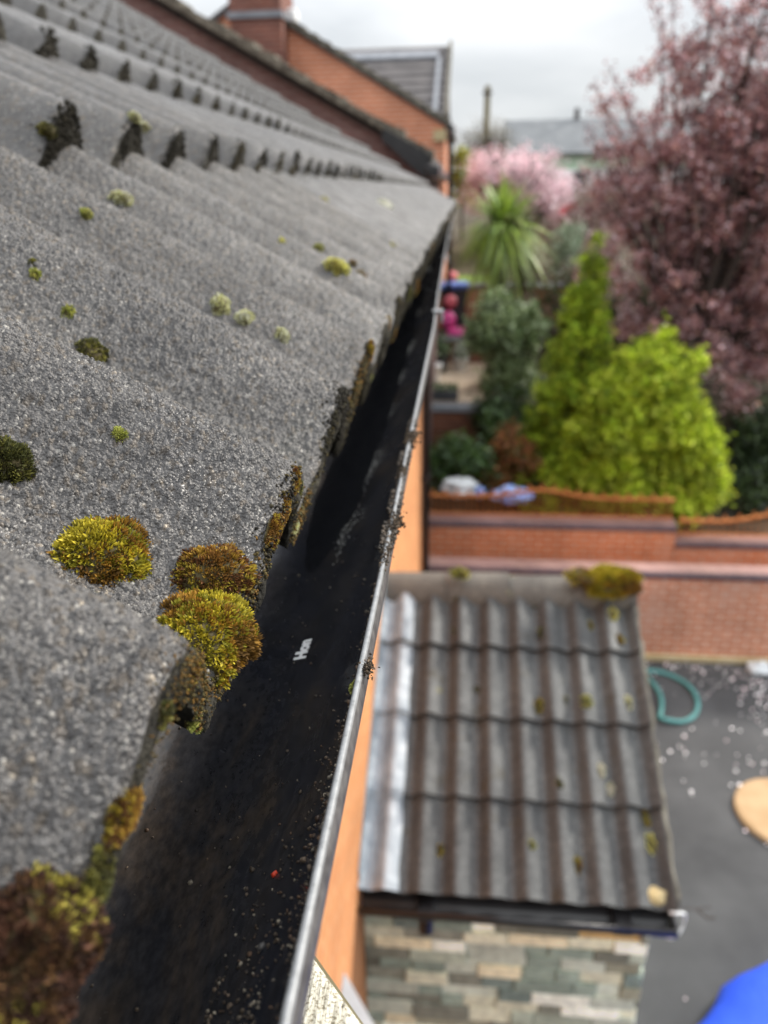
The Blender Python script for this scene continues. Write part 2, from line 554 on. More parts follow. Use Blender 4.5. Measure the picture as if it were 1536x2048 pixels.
def cell_noise(U, Y, size, seed):
    """angular chips: plateau height 0..1 with steep edges, and a random tone per chip"""
    gx, gy = U / size, Y / size
    ix, iy = np.floor(gx).astype(int), np.floor(gy).astype(int)
    n = 512
    rng = np.random.default_rng(seed)
    jx, jy, hh = rng.random((n, n)), rng.random((n, n)), rng.random((n, n))
    best = np.full(U.shape, 9.0)
    sec_ = np.full(U.shape, 9.0)
    hv = np.zeros(U.shape)
    tx = np.zeros(U.shape)
    for dx in (-1, 0, 1):
        for dy in (-1, 0, 1):
            cx, cy = (ix + dx) % n, (iy + dy) % n
            ox, oy = ix + dx + jx[cx, cy] - gx, iy + dy + jy[cx, cy] - gy
            d = np.sqrt(ox ** 2 + oy ** 2)
            m_ = d < best
            sec_ = np.where(m_, best, np.minimum(sec_, d))
            best = np.where(m_, d, best)
            hv = np.where(m_, hh[cx, cy], hv)
            tx = np.where(m_, ox * (hh[cy, cx] - 0.5) + oy * (hh[cx, cx] - 0.5), tx)
    e = np.clip((sec_ - best) / 0.24, 0, 1)
    return e * e * (3 - 2 * e) * (0.35 + 0.65 * hv + 0.8 * tx), hv


def vnoise(x, y, seed):
    """smooth value noise 0..1"""
    n = 256
    rng = np.random.default_rng(seed)
    T = rng.random((n, n))
    ix, iy = np.floor(x).astype(int), np.floor(y).astype(int)
    fx, fy = x - ix, y - iy
    fx, fy = fx * fx * (3 - 2 * fx), fy * fy * (3 - 2 * fy)
    g = lambda a, b_: T[a % n, b_ % n]
    return (g(ix, iy) * (1 - fx) + g(ix + 1, iy) * fx) * (1 - fy) + (g(ix, iy + 1) * (1 - fx) + g(ix + 1, iy + 1) * fx) * fy


def roof_h(u, y, k=None):
    """height of the tile surface above the trough plane"""
    u = np.asarray(u, float)
    kk = np.clip(np.floor(u / GA), 0, NCOURSE - 1) if k is None else k
    fr = (u - kk * GA) / GA
    wv = wave(y)
    return AMP * wv + (1 - fr) * (T0 + np.where(kk == 0, T1, T1K) * wv)


def roof_pt(u, y, k=None, extra=0.0):
    h = roof_h(u, y, k) + extra
    u, y, h = np.broadcast_arrays(np.asarray(u, float), np.asarray(y, float), h)
    P = EAVE + u[..., None] * SLP + h[..., None] * VERT
    P[..., 1] = y
    return P


def roof_hit(px, py):
    d = np.array(ray(px, py))
    prev = None
    for s in np.geomspace(0.05, 12, 3000):
        P = d * s
        q = P - EAVE
        u, h = np.linalg.solve([[SLP[0], VERT[0]], [SLP[2], VERT[2]]], [q[0], q[2]])
        if u >= 0 and h < roof_h(u, P[1]):
            return max(u, 0.004), P[1], P
        prev = P
    return None


def grid_faces(nu, nv):
    i = np.arange((nu - 1) * (nv - 1))
    a = (i // (nv - 1)) * nv + i % (nv - 1)
    return np.stack([a, a + 1, a + nv + 1, a + nv], 1)


# ------------------------------------------------------------------ setting: ground
yard = MB()
yard.add([(-60, -80, Z_GR), (60, -80, Z_GR), (60, 8.25, Z_GR), (-60, 8.25, Z_GR)], [(0, 1, 2, 3)])
tag(yard.build('tarmac_yard', M['asphalt']), kind='structure')
prof = [(8.25, -5.21), (8.26, -5.02), (9.05, -5.02), (9.1, -4.36), (11.5, -4.28), (11.6, -3.02), (14.2, -2.93), (14.3, -2.46),
        (15.95, -2.42), (16.05, -1.74), (22, -1.15), (40, -0.1), (120, 0.0), (600, 0.0)]
g = MB()
for (y0, z0), (y1, z1) in zip(prof[:-1], prof[1:]):
    g.add([(-60 - y0, y0, z0), (60 + y0, y0, z0), (60 + y1, y1, z1), (-60 - y1, y1, z1)], [(0, 1, 2, 3)])
tag(g.build('garden_ground', M['soil']), kind='structure')
g = MB()
g.add([(-3, 11.62, -3.008), (0.62, 11.62, -3.008), (0.62, 14.15, -2.918), (-3, 14.15, -2.918)], [(0, 1, 2, 3)])
tag(g.build('patio_paving', M['paving']), kind='structure')
g = MB()
g.add([(-3, 16.15, -1.72), (0.9, 16.15, -1.72), (0.9, 16.9, -1.65), (-3, 16.9, -1.65)], [(0, 1, 2, 3)])
tag(g.build('lawn', M['grass']), kind='structure')

# ------------------------------------------------------------------ our house
house = thing('terraced_house', 'house with a mossy grey wave tiled roof and orange brick wall, in the foreground', 'house', (-3.5, 3.5, Z_GR))
V, Fq, MI, nv = [], [], [], 0


def add_grid(P, mi):
    global nv
    nu_, nv_ = P.shape[:2]
    V.append(P.reshape(-1, 3))
    f = grid_faces(nu_, nv_) + nv
    Fq.append(f[:, ::-1])
    MI.append(np.full(len(f), mi))
    nv += nu_ * nv_


def granule(U, Y, amp):
    a, hv = cell_noise(U, Y, 0.0020, 5)
    b__, hv2 = cell_noise(U + 3.1, Y + 1.7, 0.0026, 9)
    und = vnoise(U * 60, Y * 60, 3) * 0.7
    tone = 0.87 + 0.27 * np.mod(hv * 7.13, 1.0) ** 1.5
    tone = np.where(np.mod(hv * 31.7, 1.0) > 0.975, 1.45, tone)
    tone3 = np.stack([tone * np.where(np.mod(hv * 17.3, 1) > 0.85, 1.12, 1), tone, tone * np.where(np.mod(hv * 17.3, 1) > 0.85, 0.85, 1)], -1)
    return amp * (a * 0.9 + np.where(hv2 > 0.7, b__, 0) * 0.55 + und * 0.5), tone3


def edge_wob(y, k):
    return 0.0032 * (vnoise(y * 90, y * 0 + k * 7.3, 21) - 0.5) + 0.004 * (vnoise(y * 22, y * 0 + k * 3.1, 22) - 0.5)


CT = []


def course(k, segs):
    for (ya, yb, dy, du, amp) in segs:
        ys = np.linspace(ya, yb, max(2, int(round((yb - ya) / dy)) + 1))
        us = np.linspace(0, GA + (0.0 if k == NCOURSE - 1 else 0.03), max(2, int(round((GA + 0.03) / du)) + 1))
        U, Y = np.meshgrid(us, ys, indexing='ij')
        wob = edge_wob(Y, k) * np.clip(1 - U / 0.02, 0, 1)
        UU = U + k * GA
        ex, tn = granule(UU, Y, amp) if amp else (0.0, np.ones(UU.shape + (3,)))
        CT.append(tn.reshape(-1, 3))
        rnd = -0.0035 * np.clip(1 - U / 0.006, 0, 1) ** 2     # softened lower arris
        P = roof_pt(UU, Y, k, ex + rnd)
        P = P + wob[..., None] * SLP
        add_grid(P, 0)
        # end face: ragged, dark
        top = P[0]
        yy = ys
        th = (0.017 if k == 0 else 1.0 * (T0 + T1K * wave(yy)) + 0.004)
        nseg = 6 if dy < 0.004 else 3
        rows = [top]
        for j in range(1, nseg + 1):
            fr = j / nseg
            jit = 0.0022 * (vnoise(yy * 220, yy * 0 + j * 1.7 + k, 31) - 0.5) if dy < 0.02 else 0
            rows.append(top - VERT * np.asarray(th * fr)[..., None] - SLP * (np.asarray(jit + 0.0015 * math.sin(fr * math.pi)) * np.ones_like(yy))[..., None])
        E_ = np.stack(rows, 0)
        add_grid(E_[::-1], 1)
        CT.append(np.ones((E_.shape[0] * E_.shape[1], 3)))
        if k == 0:   # underside
            bt = rows[-1]
            add_grid(np.stack([bt + SLP * 0.25, bt], 0), 1)
            CT.append(np.ones((2 * len(bt), 3)))


course(0, [(ROOF_Y0, 0.06, 0.006, 0.012, 0.0), (0.06, 0.66, 0.00050, 0.00055, 0.0018), (0.66, 1.5, 0.0012, 0.0015, 0.0022), (1.5, 3, 0.005, 0.012, 0), (3, ROOF_Y1, 0.0117, 0.03, 0)])
course(1, [(ROOF_Y0, 0.3, 0.01, 0.02, 0.0), (0.3, 1.3, 0.0020, 0.0025, 0.0010), (1.3, 3, 0.006, 0.012, 0), (3, ROOF_Y1, 0.0117, 0.04, 0)])
for k in range(2, NCOURSE):
    course(k, [(ROOF_Y0, ROOF_Y1, 0.0117, 0.06, 0)])
mesh_np('roof', np.concatenate(V), [np.concatenate(Fq)], [M['tile'], M['tile_end']], house, np.concatenate(CT), True, np.concatenate(MI))
# the rest of the house
RX, RZ = (EAVE + SLP * GA * NCOURSE)[[0, 2]]
b_ = MB()
b_.prism([(RX, RZ), (RX, RZ - 0.1), (2 * RX + 0.35, -0.2), (2 * RX + 0.35, -0.08)], 'y', ROOF_Y0, ROOF_Y1)
b_.build('rear_roof_slope', M['far_tile'], house)
b_ = MB()
b_.tube([(RX, ROOF_Y0, RZ - 0.02), (RX, ROOF_Y1, RZ - 0.02)], 0.12, 12)
b_.build('ridge', M['verge'], house)
WX = -0.405
b_ = MB()
b_.prism([(WX, Z_GR), (WX, -0.26), (RX, RZ - 0.14), (2 * RX + 0.5, -0.26), (2 * RX + 0.5, Z_GR)], 'y', ROOF_Y0 + 0.05, 8.03)
b_.build('wall', M['orange_wall'], house)
b_ = MB()
b_.box((-0.185, ROOF_Y0, -0.33), (-0.165, ROOF_Y1, -0.145))
b_.build('fascia', M['wood_trim'], house)
b_ = MB()
b_.box((WX + 0.004, ROOF_Y0, -0.335), (-0.186, 8.02, -0.318))
b_.build('soffit', M['white'], house)
# lead covered bay roof low on the wall
ap = np.array(at(690, 1935, 2.07))
b_ = MB()
za = -2.82
b_.add([(WX + .003, 2.06, za), (WX + .003, 0.2, za), (0.22, 0.2, za - 0.30), (0.22, 1.35, za - 0.30), (WX + .003, 2.06, za - 0.06), (WX + .003, 0.2, za - 0.4), (0.22, 0.2, za - 0.36), (0.22, 1.35, za - 0.36)],
       [(0, 1, 2, 3), (4, 7, 6, 5), (0, 3, 7, 4), (3, 2, 6, 7), (2, 1, 5, 6), (1, 0, 4, 5)])
bay = b_.build('bay_roof', M['leadgrey'], house)

# downpipe at the corner of our house
dp = thing('downpipe', 'black plastic downpipe at the far corner of the orange brick wall', 'downpipe', (-0.348, 7.92, Z_GR))
b_ = MB()
b_.tube([(-0.348, 7.92, Z_GR), (-0.348, 7.92, -0.45), (-0.15, 7.92, -0.24)], 0.036, 12)
b_.build('pipe', M['black_pvc'], dp, True)
for z in (-4.3, -2.9, -1.5):
    b_ = MB()
    b_.box((WX + .002, 7.865, z - 0.03), (-0.308, 7.975, z + 0.03), bev=0.006)
    b_.build('pipe_clip', M['black_pvc'], dp)

# ------------------------------------------------------------------ gutter
def gdx(y):
    return np.interp(y, [0, 1.0, 1.3, 3.2, 8.2], [0, -0.002, -0.007, -0.026, -0.052])


def gdz(y):
    return np.interp(y, [0, 0.9, 1.15, 1.4, 8.2], [0, -0.000, -0.003, 0.000, 0.012])


GRX, GRZ, GR = -0.0345, -0.160, 0.055      # inner edge of the outer rim
GCX = GRX - GR


def gut_pt(th, y, r=GR):
    """th: 0 = outer rim, 90 = bottom, 180 = house side"""
    return np.stack([GCX + r * np.cos(th) + gdx(y), y + 0 * th, GRZ - r * np.sin(th) * 1.06 + gdz(y)], -1)


gut = thing('rain_gutter', 'black half round gutter along the eave with a pale grey outer lip', 'gutter', (GCX, 0.0, GRZ - GR))
ys = np.concatenate([np.linspace(-0.6, 1.6, 111), np.linspace(1.65, 8.15, 66)])
ths = np.linspace(0, math.pi, 33)
T_, Y_ = np.meshgrid(ths, ys, indexing='ij')
Pi = gut_pt(T_, Y_)
Po = gut_pt(T_, Y_, GR + 0.0022)
P = np.concatenate([Pi, Po[::-1]], 0)
mesh_np('trough', P.reshape(-1, 3), [grid_faces(P.shape[0], P.shape[1])[:, ::-1]], M['gutter'], gut, smooth=True)
# rim: small rolled lip section swept along Y
sec = [(0.0, -0.0025), (0.0002, 0.0004), (0.0008, 0.0011), (0.0017, 0.0012), (0.0022, 0.0008), (0.0025, -0.0002)]
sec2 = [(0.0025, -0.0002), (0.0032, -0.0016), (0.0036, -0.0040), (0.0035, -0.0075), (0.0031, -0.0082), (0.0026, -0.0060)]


def sweep(sec_, name, mt):
    P_ = np.array([[(GRX + a + gdx(y), y, GRZ + c + gdz(y)) for y in ys] for a, c in sec_])
    f = grid_faces(P_.shape[0], P_.shape[1])
    return mesh_np(name, P_.reshape(-1, 3), [f[:, ::-1]], mt, gut, smooth=True)


sweep(sec, 'rim', M['rim'])
sweep(sec2, 'lip', M['rim_dark'])
for y in (1.13, 2.05, 2.98, 3.9, 4.85, 5.8, 6.7):
    b_ = MB()
    x, z = GRX + float(gdx(y)), GRZ + float(gdz(y))
    b_.box((x - 0.003, y - 0.009, z + 0.0016), (x + 0.0125, y + 0.009, z + 0.0050), bev=0.0012)
    b_.box((x + 0.0085, y - 0.009, z - 0.012), (x + 0.0125, y + 0.009, z + 0.0015), bev=0.001)
    b_.build('bracket_clip', M['rim'], gut)
# shallow standing water along the bottom of the trough
yw = np.linspace(0.42, 1.9, 90)
hw = (0.0030 + 0.0016 * (vnoise(yw * 9, yw * 0, 51) - 0.3)) * np.clip((yw - 0.42) / 0.12, 0.02, 1)
half = np.sqrt(np.maximum(GR ** 2 - (GR - np.maximum(hw, 0.00005)) ** 2, 1e-6)) * 0.98
Pw = np.stack([np.stack([GCX + gdx(yw) + sgn * half, yw, GRZ + gdz(yw) - GR * 1.06 + hw], 1) for sgn in (-1, 1)], 0)
mesh_np('water_film', Pw.reshape(-1, 3), [grid_faces(2, len(yw))[:, ::-1]], M['water'], gut, smooth=True)
# white printed lettering on the inside of the trough, reading along the gutter
fc = bpy.data.curves.new('printed_lettering', 'FONT')
fc.body = 'Hon'
fc.size = 0.0082
fc.extrude = 0.00006
fc.offset = 0.00050
fo = bpy.data.objects.new('printed_lettering', fc)
COL.objects.link(fo)
bpy.context.view_layer.update()
fm = bpy.data.meshes.new_from_object(fo.evaluated_get(bpy.context.evaluated_depsgraph_get()))
bpy.data.objects.remove(fo)
# ray onto the trough for its place
d0 = np.array(ray(612, 1318))
best = None
for s in np.linspace(0.1, 0.6, 4000):
    P0 = d0 * s
    rr_ = math.hypot(P0[0] - GCX, (P0[2] - GRZ) / 1.06)
    if P0[2] < GRZ and rr_ >= GR:
        best = P0
        break
th0 = math.atan2(-(best[2] - GRZ) / 1.06, best[0] - GCX)
vv = np.array([v.co[:] for v in fm.vertices])
Yv = best[1] + vv[:, 0] * 1.25
Tv = th0 + (vv[:, 1]) / GR * 1.0
Pv = gut_pt(Tv, Yv, GR - 0.0003 - vv[:, 2])
mesh_np('printed_lettering', Pv, [tuple(pl.vertices) for pl in fm.polygons], M['white'], gut)
bpy.data.meshes.remove(fm)

# ------------------------------------------------------------------ moss
rng = np.random.default_rng(11)
PAL = {
    'gold': [(150, 138, 40), (168, 152, 44), (122, 116, 34), (140, 104, 38), (96, 70, 30)],
    'brown': [(120, 86, 40), (142, 112, 42), (92, 60, 34), (150, 132, 48), (70, 48, 28)],
    'deep': [(70, 48, 38), (84, 56, 42), (54, 38, 30), (96, 70, 44), (64, 44, 38), (150, 140, 62)],
    'green': [(140, 146, 70), (162, 164, 84), (112, 116, 56), (178, 174, 100)],
    'dark': [(70, 72, 40), (92, 90, 46), (52, 50, 32), (128, 124, 60)],
    'pale': [(204, 204, 150), (222, 218, 172), (176, 176, 120), (226, 226, 196)],
    'yellow': [(216, 210, 104), (198, 192, 84), (228, 224, 146), (170, 160, 74)],
    'lichen': [(190, 190, 170), (208, 206, 182), (168, 168, 140)],
}


def orth(n):
    n = np.asarray(n, float)
    a = np.cross(n, (0, 1, 0.01))
    a /= np.linalg.norm(a)
    return a, np.cross(n, a)


def moss_geo(centre, nrm, rx, ry, hgt, pal, n, seed, shoot=0.0011, base=(0.060, 0.046, 0.014), tangent=None):
    """dome of many small leafy shoots; returns V,F(tri),C"""
    rg = np.random.default_rng(seed)
    nrm = np.asarray(nrm, float)
    nrm = nrm / np.linalg.norm(nrm)
    e1, e2 = orth(nrm)
    Vs, Fs, Cs = [], [], []
    nn = 0
    # dome body
    ru, rv = 9, 20
    a = np.linspace(0, 1, ru)
    ph = np.linspace(0, 2 * np.pi, rv, endpoint=False)
    lob = 1 + 0.16 * np.sin(ph * 2 + rg.random() * 6) + 0.10 * np.sin(ph * 5 + rg.random() * 6)
    for i, t_ in enumerate(a):
        rr = t_
        zz = hgt * 0.82 * math.sqrt(max(0, 1 - t_ ** 2)) - 0.0015 * (t_ > 0.95)
        P_ = centre + np.outer(np.cos(ph) * rr * rx * lob, e1) + np.outer(np.sin(ph) * rr * ry * lob, e2) + zz * nrm
        Vs.append(P_)
    nb = ru * rv
    for i in range(ru - 1):
        for j in range(rv):
            j2 = (j + 1) % rv
            q = (i * rv + j, i * rv + j2, (i + 1) * rv + j2, (i + 1) * rv + j)
            Fs.append((q[0], q[2], q[1]))
            Fs.append((q[0], q[3], q[2]))
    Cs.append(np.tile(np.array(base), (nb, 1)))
    nn = nb
    pc = np.array([lin(*c_) for c_ in PAL[pal]])
    # large tone patches across the cushion
    k1, k2 = rg.random(2) * 6
    for s in range(n):
        ct_ = rg.random()
        t_ = math.sqrt(1 - ct_ * ct_) * 1.03
        p_ = rg.random() * 2 * math.pi
        lb = 1 + 0.16 * math.sin(p_ * 2 + 0) * 0 + rg.normal() * 0.05
        ca, sa = math.cos(p_), math.sin(p_)
        zz = hgt * 0.80 * math.sqrt(max(0, 1 - min(t_, 1) ** 2))
        lobv = np.interp(p_, ph, lob)
        c0 = centre + e1 * ca * t_ * rx * lobv * lb + e2 * sa * t_ * ry * lobv * lb + nrm * zz
        dn = nrm * (1.0 - 0.55 * t_) + (e1 * ca + e2 * sa) * t_ * 0.9 + rg.normal(size=3) * 0.34
        dn /= np.linalg.norm(dn)
        f1, f2 = orth(dn)
        L = shoot * (0.65 + rg.random() * 0.9)
        wv = math.sin(ca * t_ * 2.6 + k1) + math.cos(sa * t_ * 2.9 + k2)
        ci = int(np.clip((wv + 2) / 4 * len(pc) + rg.normal() * 0.9, 0, len(pc) - 1))
        col = pc[ci] * (0.75 + 0.5 * rg.random())
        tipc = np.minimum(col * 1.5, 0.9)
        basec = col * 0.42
        m_ = 5
        tw = rg.random() * 6
        # a closed bud with pointed leaves round it
        ring = []
        tip = c0 + dn * L
        for q in range(m_):
            th = tw + q * 2 * math.pi / m_
            rad = f1 * math.cos(th) + f2 * math.sin(th)
            radp = f1 * math.cos(th + 1.0) + f2 * math.sin(th + 1.0)
            bl = c0 + rad * shoot * 0.22 - dn * shoot * 0.3
            mid1 = c0 + rad * shoot * 0.66 + radp * shoot * 0.34 + dn * L * 0.45
            mid2 = c0 + rad * shoot * 0.66 - radp * shoot * 0.34 + dn * L * 0.45
            tp = c0 + rad * shoot * (0.34 + 0.5 * rg.random()) + dn * L * (0.95 + 0.2 * rg.random())
            Vs.append(np.array([bl, mid1, tp, mid2]))
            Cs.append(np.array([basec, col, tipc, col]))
            Fs += [(nn, nn + 1, nn + 2), (nn, nn + 2, nn + 3)]
            nn += 4
    return np.concatenate(Vs), np.array(Fs), np.concatenate(Cs)


def moss(name, px, py, wpx, pal, n, label, cat='moss', hk=0.42, asp=1.0, lift=0.0, seed=None, shoot=None, group='moss cushions growing on the roof tiles', base=None):
    u, y, P_ = roof_hit(px, py)
    dist = P_ @ np.array(MC.col[2]) * -1
    r = 0.5 * wpx / F_ * dist
    e = 0.002
    c0 = roof_pt(u, y)
    # local normal
    a = roof_pt(u + e, y, np.floor(u / GA)) - c0
    b2 = roof_pt(u, y + e, np.floor(u / GA)) - c0
    nn_ = np.cross(b2, a)
    nn_ /= np.linalg.norm(nn_)
    if nn_ @ NRM < 0:
        nn_ = -nn_
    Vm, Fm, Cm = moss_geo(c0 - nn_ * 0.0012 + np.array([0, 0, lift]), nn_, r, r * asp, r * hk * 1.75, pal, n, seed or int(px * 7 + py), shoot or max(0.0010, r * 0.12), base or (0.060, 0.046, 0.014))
    o = mesh_np(name, Vm, [Fm], M['moss'], None, Cm, False, origin=c0)
    return tag(o, label, cat, group)


# three close cushions and the near blurred one
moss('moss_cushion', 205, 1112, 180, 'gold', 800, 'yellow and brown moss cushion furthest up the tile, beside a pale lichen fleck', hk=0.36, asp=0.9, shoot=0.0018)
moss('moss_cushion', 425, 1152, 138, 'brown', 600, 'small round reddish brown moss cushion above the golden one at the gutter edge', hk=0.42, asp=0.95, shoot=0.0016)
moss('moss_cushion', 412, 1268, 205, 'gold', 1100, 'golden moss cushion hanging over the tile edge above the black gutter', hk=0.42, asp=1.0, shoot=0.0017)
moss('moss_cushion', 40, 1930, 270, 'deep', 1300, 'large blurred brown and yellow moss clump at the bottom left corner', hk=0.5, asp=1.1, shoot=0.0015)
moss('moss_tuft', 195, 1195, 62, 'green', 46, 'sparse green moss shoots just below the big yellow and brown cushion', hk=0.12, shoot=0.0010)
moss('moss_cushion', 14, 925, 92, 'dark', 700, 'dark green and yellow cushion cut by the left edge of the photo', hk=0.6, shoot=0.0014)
small = [
    ('moss_tuft', 242, 402, 42, 'pale', 120, 'round pale olive tuft on the second crest, larger of a pair', 0.6),
    ('moss_tuft', 172, 432, 27, 'green', 80, 'small round olive tuft left of the larger pale one', 0.7),
    ('moss_tuft', 262, 292, 24, 'pale', 70, 'pale tuft pressed against a dark tile end of the second course', 0.8),
    ('moss_tuft', 285, 258, 25, 'pale', 70, 'pale moss tuft highest up, above the second row of tile ends', 0.8),
    ('moss_tuft', 93, 262, 34, 'dark', 90, 'olive tuft sitting on the nearest dark tile end', 0.7),
    ('moss_tuft', 68, 530, 22, 'dark', 60, 'tiny dark tuft, upper of two stacked near the left edge', 0.6),
    ('moss_tuft', 71, 550, 26, 'green', 70, 'tiny olive tuft, lower of two stacked near the left edge', 0.6),
    ('moss_tuft', 137, 626, 33, 'green', 90, 'small flat olive tuft in a trough at the left', 0.45),
    ('moss_cushion', 185, 706, 62, 'dark', 170, 'wide dark green cushion on the crest at the left', 0.45),
    ('moss_tuft', 240, 874, 34, 'green', 90, 'lone bright olive tuft above the yellow and brown cushion', 0.6),
    ('moss_tuft', 163, 875, 26, 'dark', 34, 'faint sparse dark tuft left of the lone bright olive one', 0.2),
    ('moss_tuft', 440, 614, 44, 'pale', 120, 'domed green tuft on a crest, left of a pair of pale domes', 0.6),
    ('moss_tuft', 488, 639, 38, 'pale', 110, 'whitish green dome on a crest, right of a pair', 0.6),
    ('moss_tuft', 563, 674, 34, 'pale', 90, 'pale tuft on a crest close to the eave, below the pair of domes', 0.5),
    ('moss_tuft', 562, 484, 24, 'yellow', 50, 'flat lemon yellow tuft high on the lower course', 0.3),
    ('moss_tuft', 636, 499, 24, 'green', 60, 'small olive tuft just left of the yellow dome', 0.7),
    ('moss_cushion', 672, 538, 48, 'yellow', 140, 'yellow green dome near the eave, larger than its neighbours', 0.55),
    ('moss_tuft', 705, 530, 18, 'brown', 50, 'tiny brown tuft right of the yellow green dome', 0.6),
    ('moss_tuft', 722, 553, 24, 'brown', 60, 'brown tuft nearest the eave, right of the yellow green dome', 0.6),
    ('moss_tuft', 648, 401, 18, 'yellow', 40, 'lemon yellow speck of moss under the far row of tile ends', 0.5),
    ('moss_tuft', 785, 492, 18, 'yellow', 40, 'pale yellow tuft close to the eave, farthest along the gutter', 0.3),
    ('moss_tuft', 325, 471, 14, 'dark', 40, 'single dark speck of moss on the middle crest', 0.6),
]
for nm, px, py, wp, pal, n, lb, hk in small:
    moss(nm, px, py, wp, pal, int(n * 2.2), lb, hk=hk)
for px, py, wp, lb in [(200, 517, 36, 'white lichen patch on the crest at the left'), (300, 1103, 42, 'pale lichen fleck beside the yellow and brown moss cushion'),
                       (770, 409, 34, 'bright white lichen fleck near the far end of the eave'), (500, 690, 34, 'pale cream lichen fleck on the tile below the pair of domes')]:
    moss('lichen_patch', px, py, wp, 'lichen', 90, lb, cat='lichen', hk=0.10, group='lichen patches on the roof tiles', base=(0.35, 0.34, 0.28))

# crust of dark moss and grit along the tile ends
ICO = []
_bm = bmesh.new()
bmesh.ops.create_icosphere(_bm, subdivisions=1 if False else 1, radius=1.0)
ICO_V = np.array([v.co[:] for v in _bm.verts])
ICO_F = np.array([[v.index for v in f.verts] for f in _bm.faces])
_bm.free()


def lumps(C, S, colr, seed, squash=None):
    """many small irregular stones"""
    rg = np.random.default_rng(seed)
    n = len(C)
    Vv = ICO_V[None] * (1 + 0.35 * rg.normal(size=(n, len(ICO_V), 1)).clip(-1, 1)) * np.asarray(S).reshape(n, 1, 1) * (1 + 0.3 * rg.normal(size=(n, 1, 3)).clip(-1, 1)) + np.asarray(C)[:, None]
    Ff = ICO_F[None] + (np.arange(n) * len(ICO_V))[:, None, None]
    Cc = np.repeat(np.asarray(colr), len(ICO_V), 0)
    return Vv.reshape(-1, 3), Ff.reshape(-1, 3), Cc


rg = np.random.default_rng(5)
CC, SS, KK = [], [], []
cr_pal = np.array([lin(*c_) for c_ in [(38, 35, 28), (52, 48, 36), (60, 54, 38), (34, 31, 26), (78, 68, 40), (104, 78, 38), (74, 70, 46)]])


def crust(k, ya, yb, n, smin, smax, seed):
    rg_ = np.random.default_rng(seed)
    y = rg_.uniform(ya, yb, n)
    dens = vnoise(y * 16, y * 0 + k, 41) * 0.6 + vnoise(y * 55, y * 0 + k, 42) * 0.4
    keep = rg_.random(n) < np.clip((dens - 0.18) * 2.2, 0.12, 1)
    y, dens = y[keep], dens[keep]
    fr = rg_.random(len(y))
    th = 0.017 if k == 0 else (T0 + T1K * wave(y))
    top = roof_pt(np.full(len(y), k * GA), y, k)
    onto = rg_.random(len(y)) < 0.07
    P_ = top - VERT * np.where(onto, 0, th * fr)[:, None] + SLP * np.where(onto, rg_.exponential(0.003, len(y)), -0.0012 + 0.0 * fr)[:, None] + VERT * np.where(onto, 0.0003, 0)[:, None]
    P_ += rg_.normal(size=P_.shape) * 0.0008
    s_ = rg_.uniform(smin, smax, len(y)) * (0.6 + 0.8 * dens) * (np.clip(y / 0.34, 0.35, 1) if k == 0 else 1)
    ci = np.clip((vnoise(y * 11, y * 0 + k + 9, 43) * (8 if k == 0 else 5) - 2.0 + rg_.normal(size=len(y)) * 0.9), 0, 6).astype(int)
    CC.append(P_)
    SS.append(s_)
    KK.append(cr_pal[ci] * (0.7 + 0.6 * rg_.random((len(y), 1))))


crust(0, 0.02, 0.7, 26000, 0.0003, 0.0010, 1)
crust(0, 0.7, 2.2, 12000, 0.0007, 0.0018, 2)
crust(0, 2.2, 8.0, 6000, 0.002, 0.005, 3)
crust(1, 0.3, 1.3, 20000, 0.0005, 0.0013, 4)
crust(1, 1.3, 3.5, 4000, 0.0015, 0.004, 6)
crust(2, 0.8, 3.0, 5000, 0.0012, 0.003, 7)
a, f, c = lumps(np.concatenate(CC), np.concatenate(SS), np.concatenate(KK), 3)
tag(mesh_np('moss_crust', a, [f], M['crust'], None, c, True), 'dark crust of moss and grit along the ragged tile ends', 'moss crust', kind='stuff')

# leafy shoots of moss hanging from the eave edge close to the lens
VV, FF, CL, nn = [], [], [], 0
for (y, fr, r, pal, n) in [(0.150, 0.6, .003, 'dark', 30), (0.172, .5, .0035, 'brown', 40), (0.188, .9, .003, 'green', 30), (0.200, .9, .0028, 'green', 26), (0.210, .6, .003, 'dark', 30), (0.272, .3, .006, 'brown', 120), (0.284, .5, .006, 'brown', 120),
                           (0.30, .4, .0055, 'brown', 110), (0.318, .15, .005, 'dark', 80), (0.345, .5, .004, 'pale', 50), (0.128, .5, .006, 'brown', 110), (0.115, .4, .006, 'dark', 100), (0.44, .4, .005, 'dark', 70), (0.58, .3, .007, 'brown', 70), (0.72, .4, .008, 'brown', 70), (0.90, .4, .009, 'brown', 60), (1.1, .4, .010, 'dark', 60), (0.66, .5, .006, 'green', 50), (1.35, .4, .012, 'brown', 50)]:
    c0 = roof_pt(0.0, y, 0) - VERT * 0.017 * fr
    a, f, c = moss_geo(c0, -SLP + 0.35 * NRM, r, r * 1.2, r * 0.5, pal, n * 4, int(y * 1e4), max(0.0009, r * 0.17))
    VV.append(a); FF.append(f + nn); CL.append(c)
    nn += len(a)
tag(mesh_np('eave_moss', np.concatenate(VV), [np.concatenate(FF)], M['moss'], None, np.concatenate(CL)), 'olive and ochre moss fringe growing out of the eave edge over the gutter', 'moss fringe', kind='stuff')

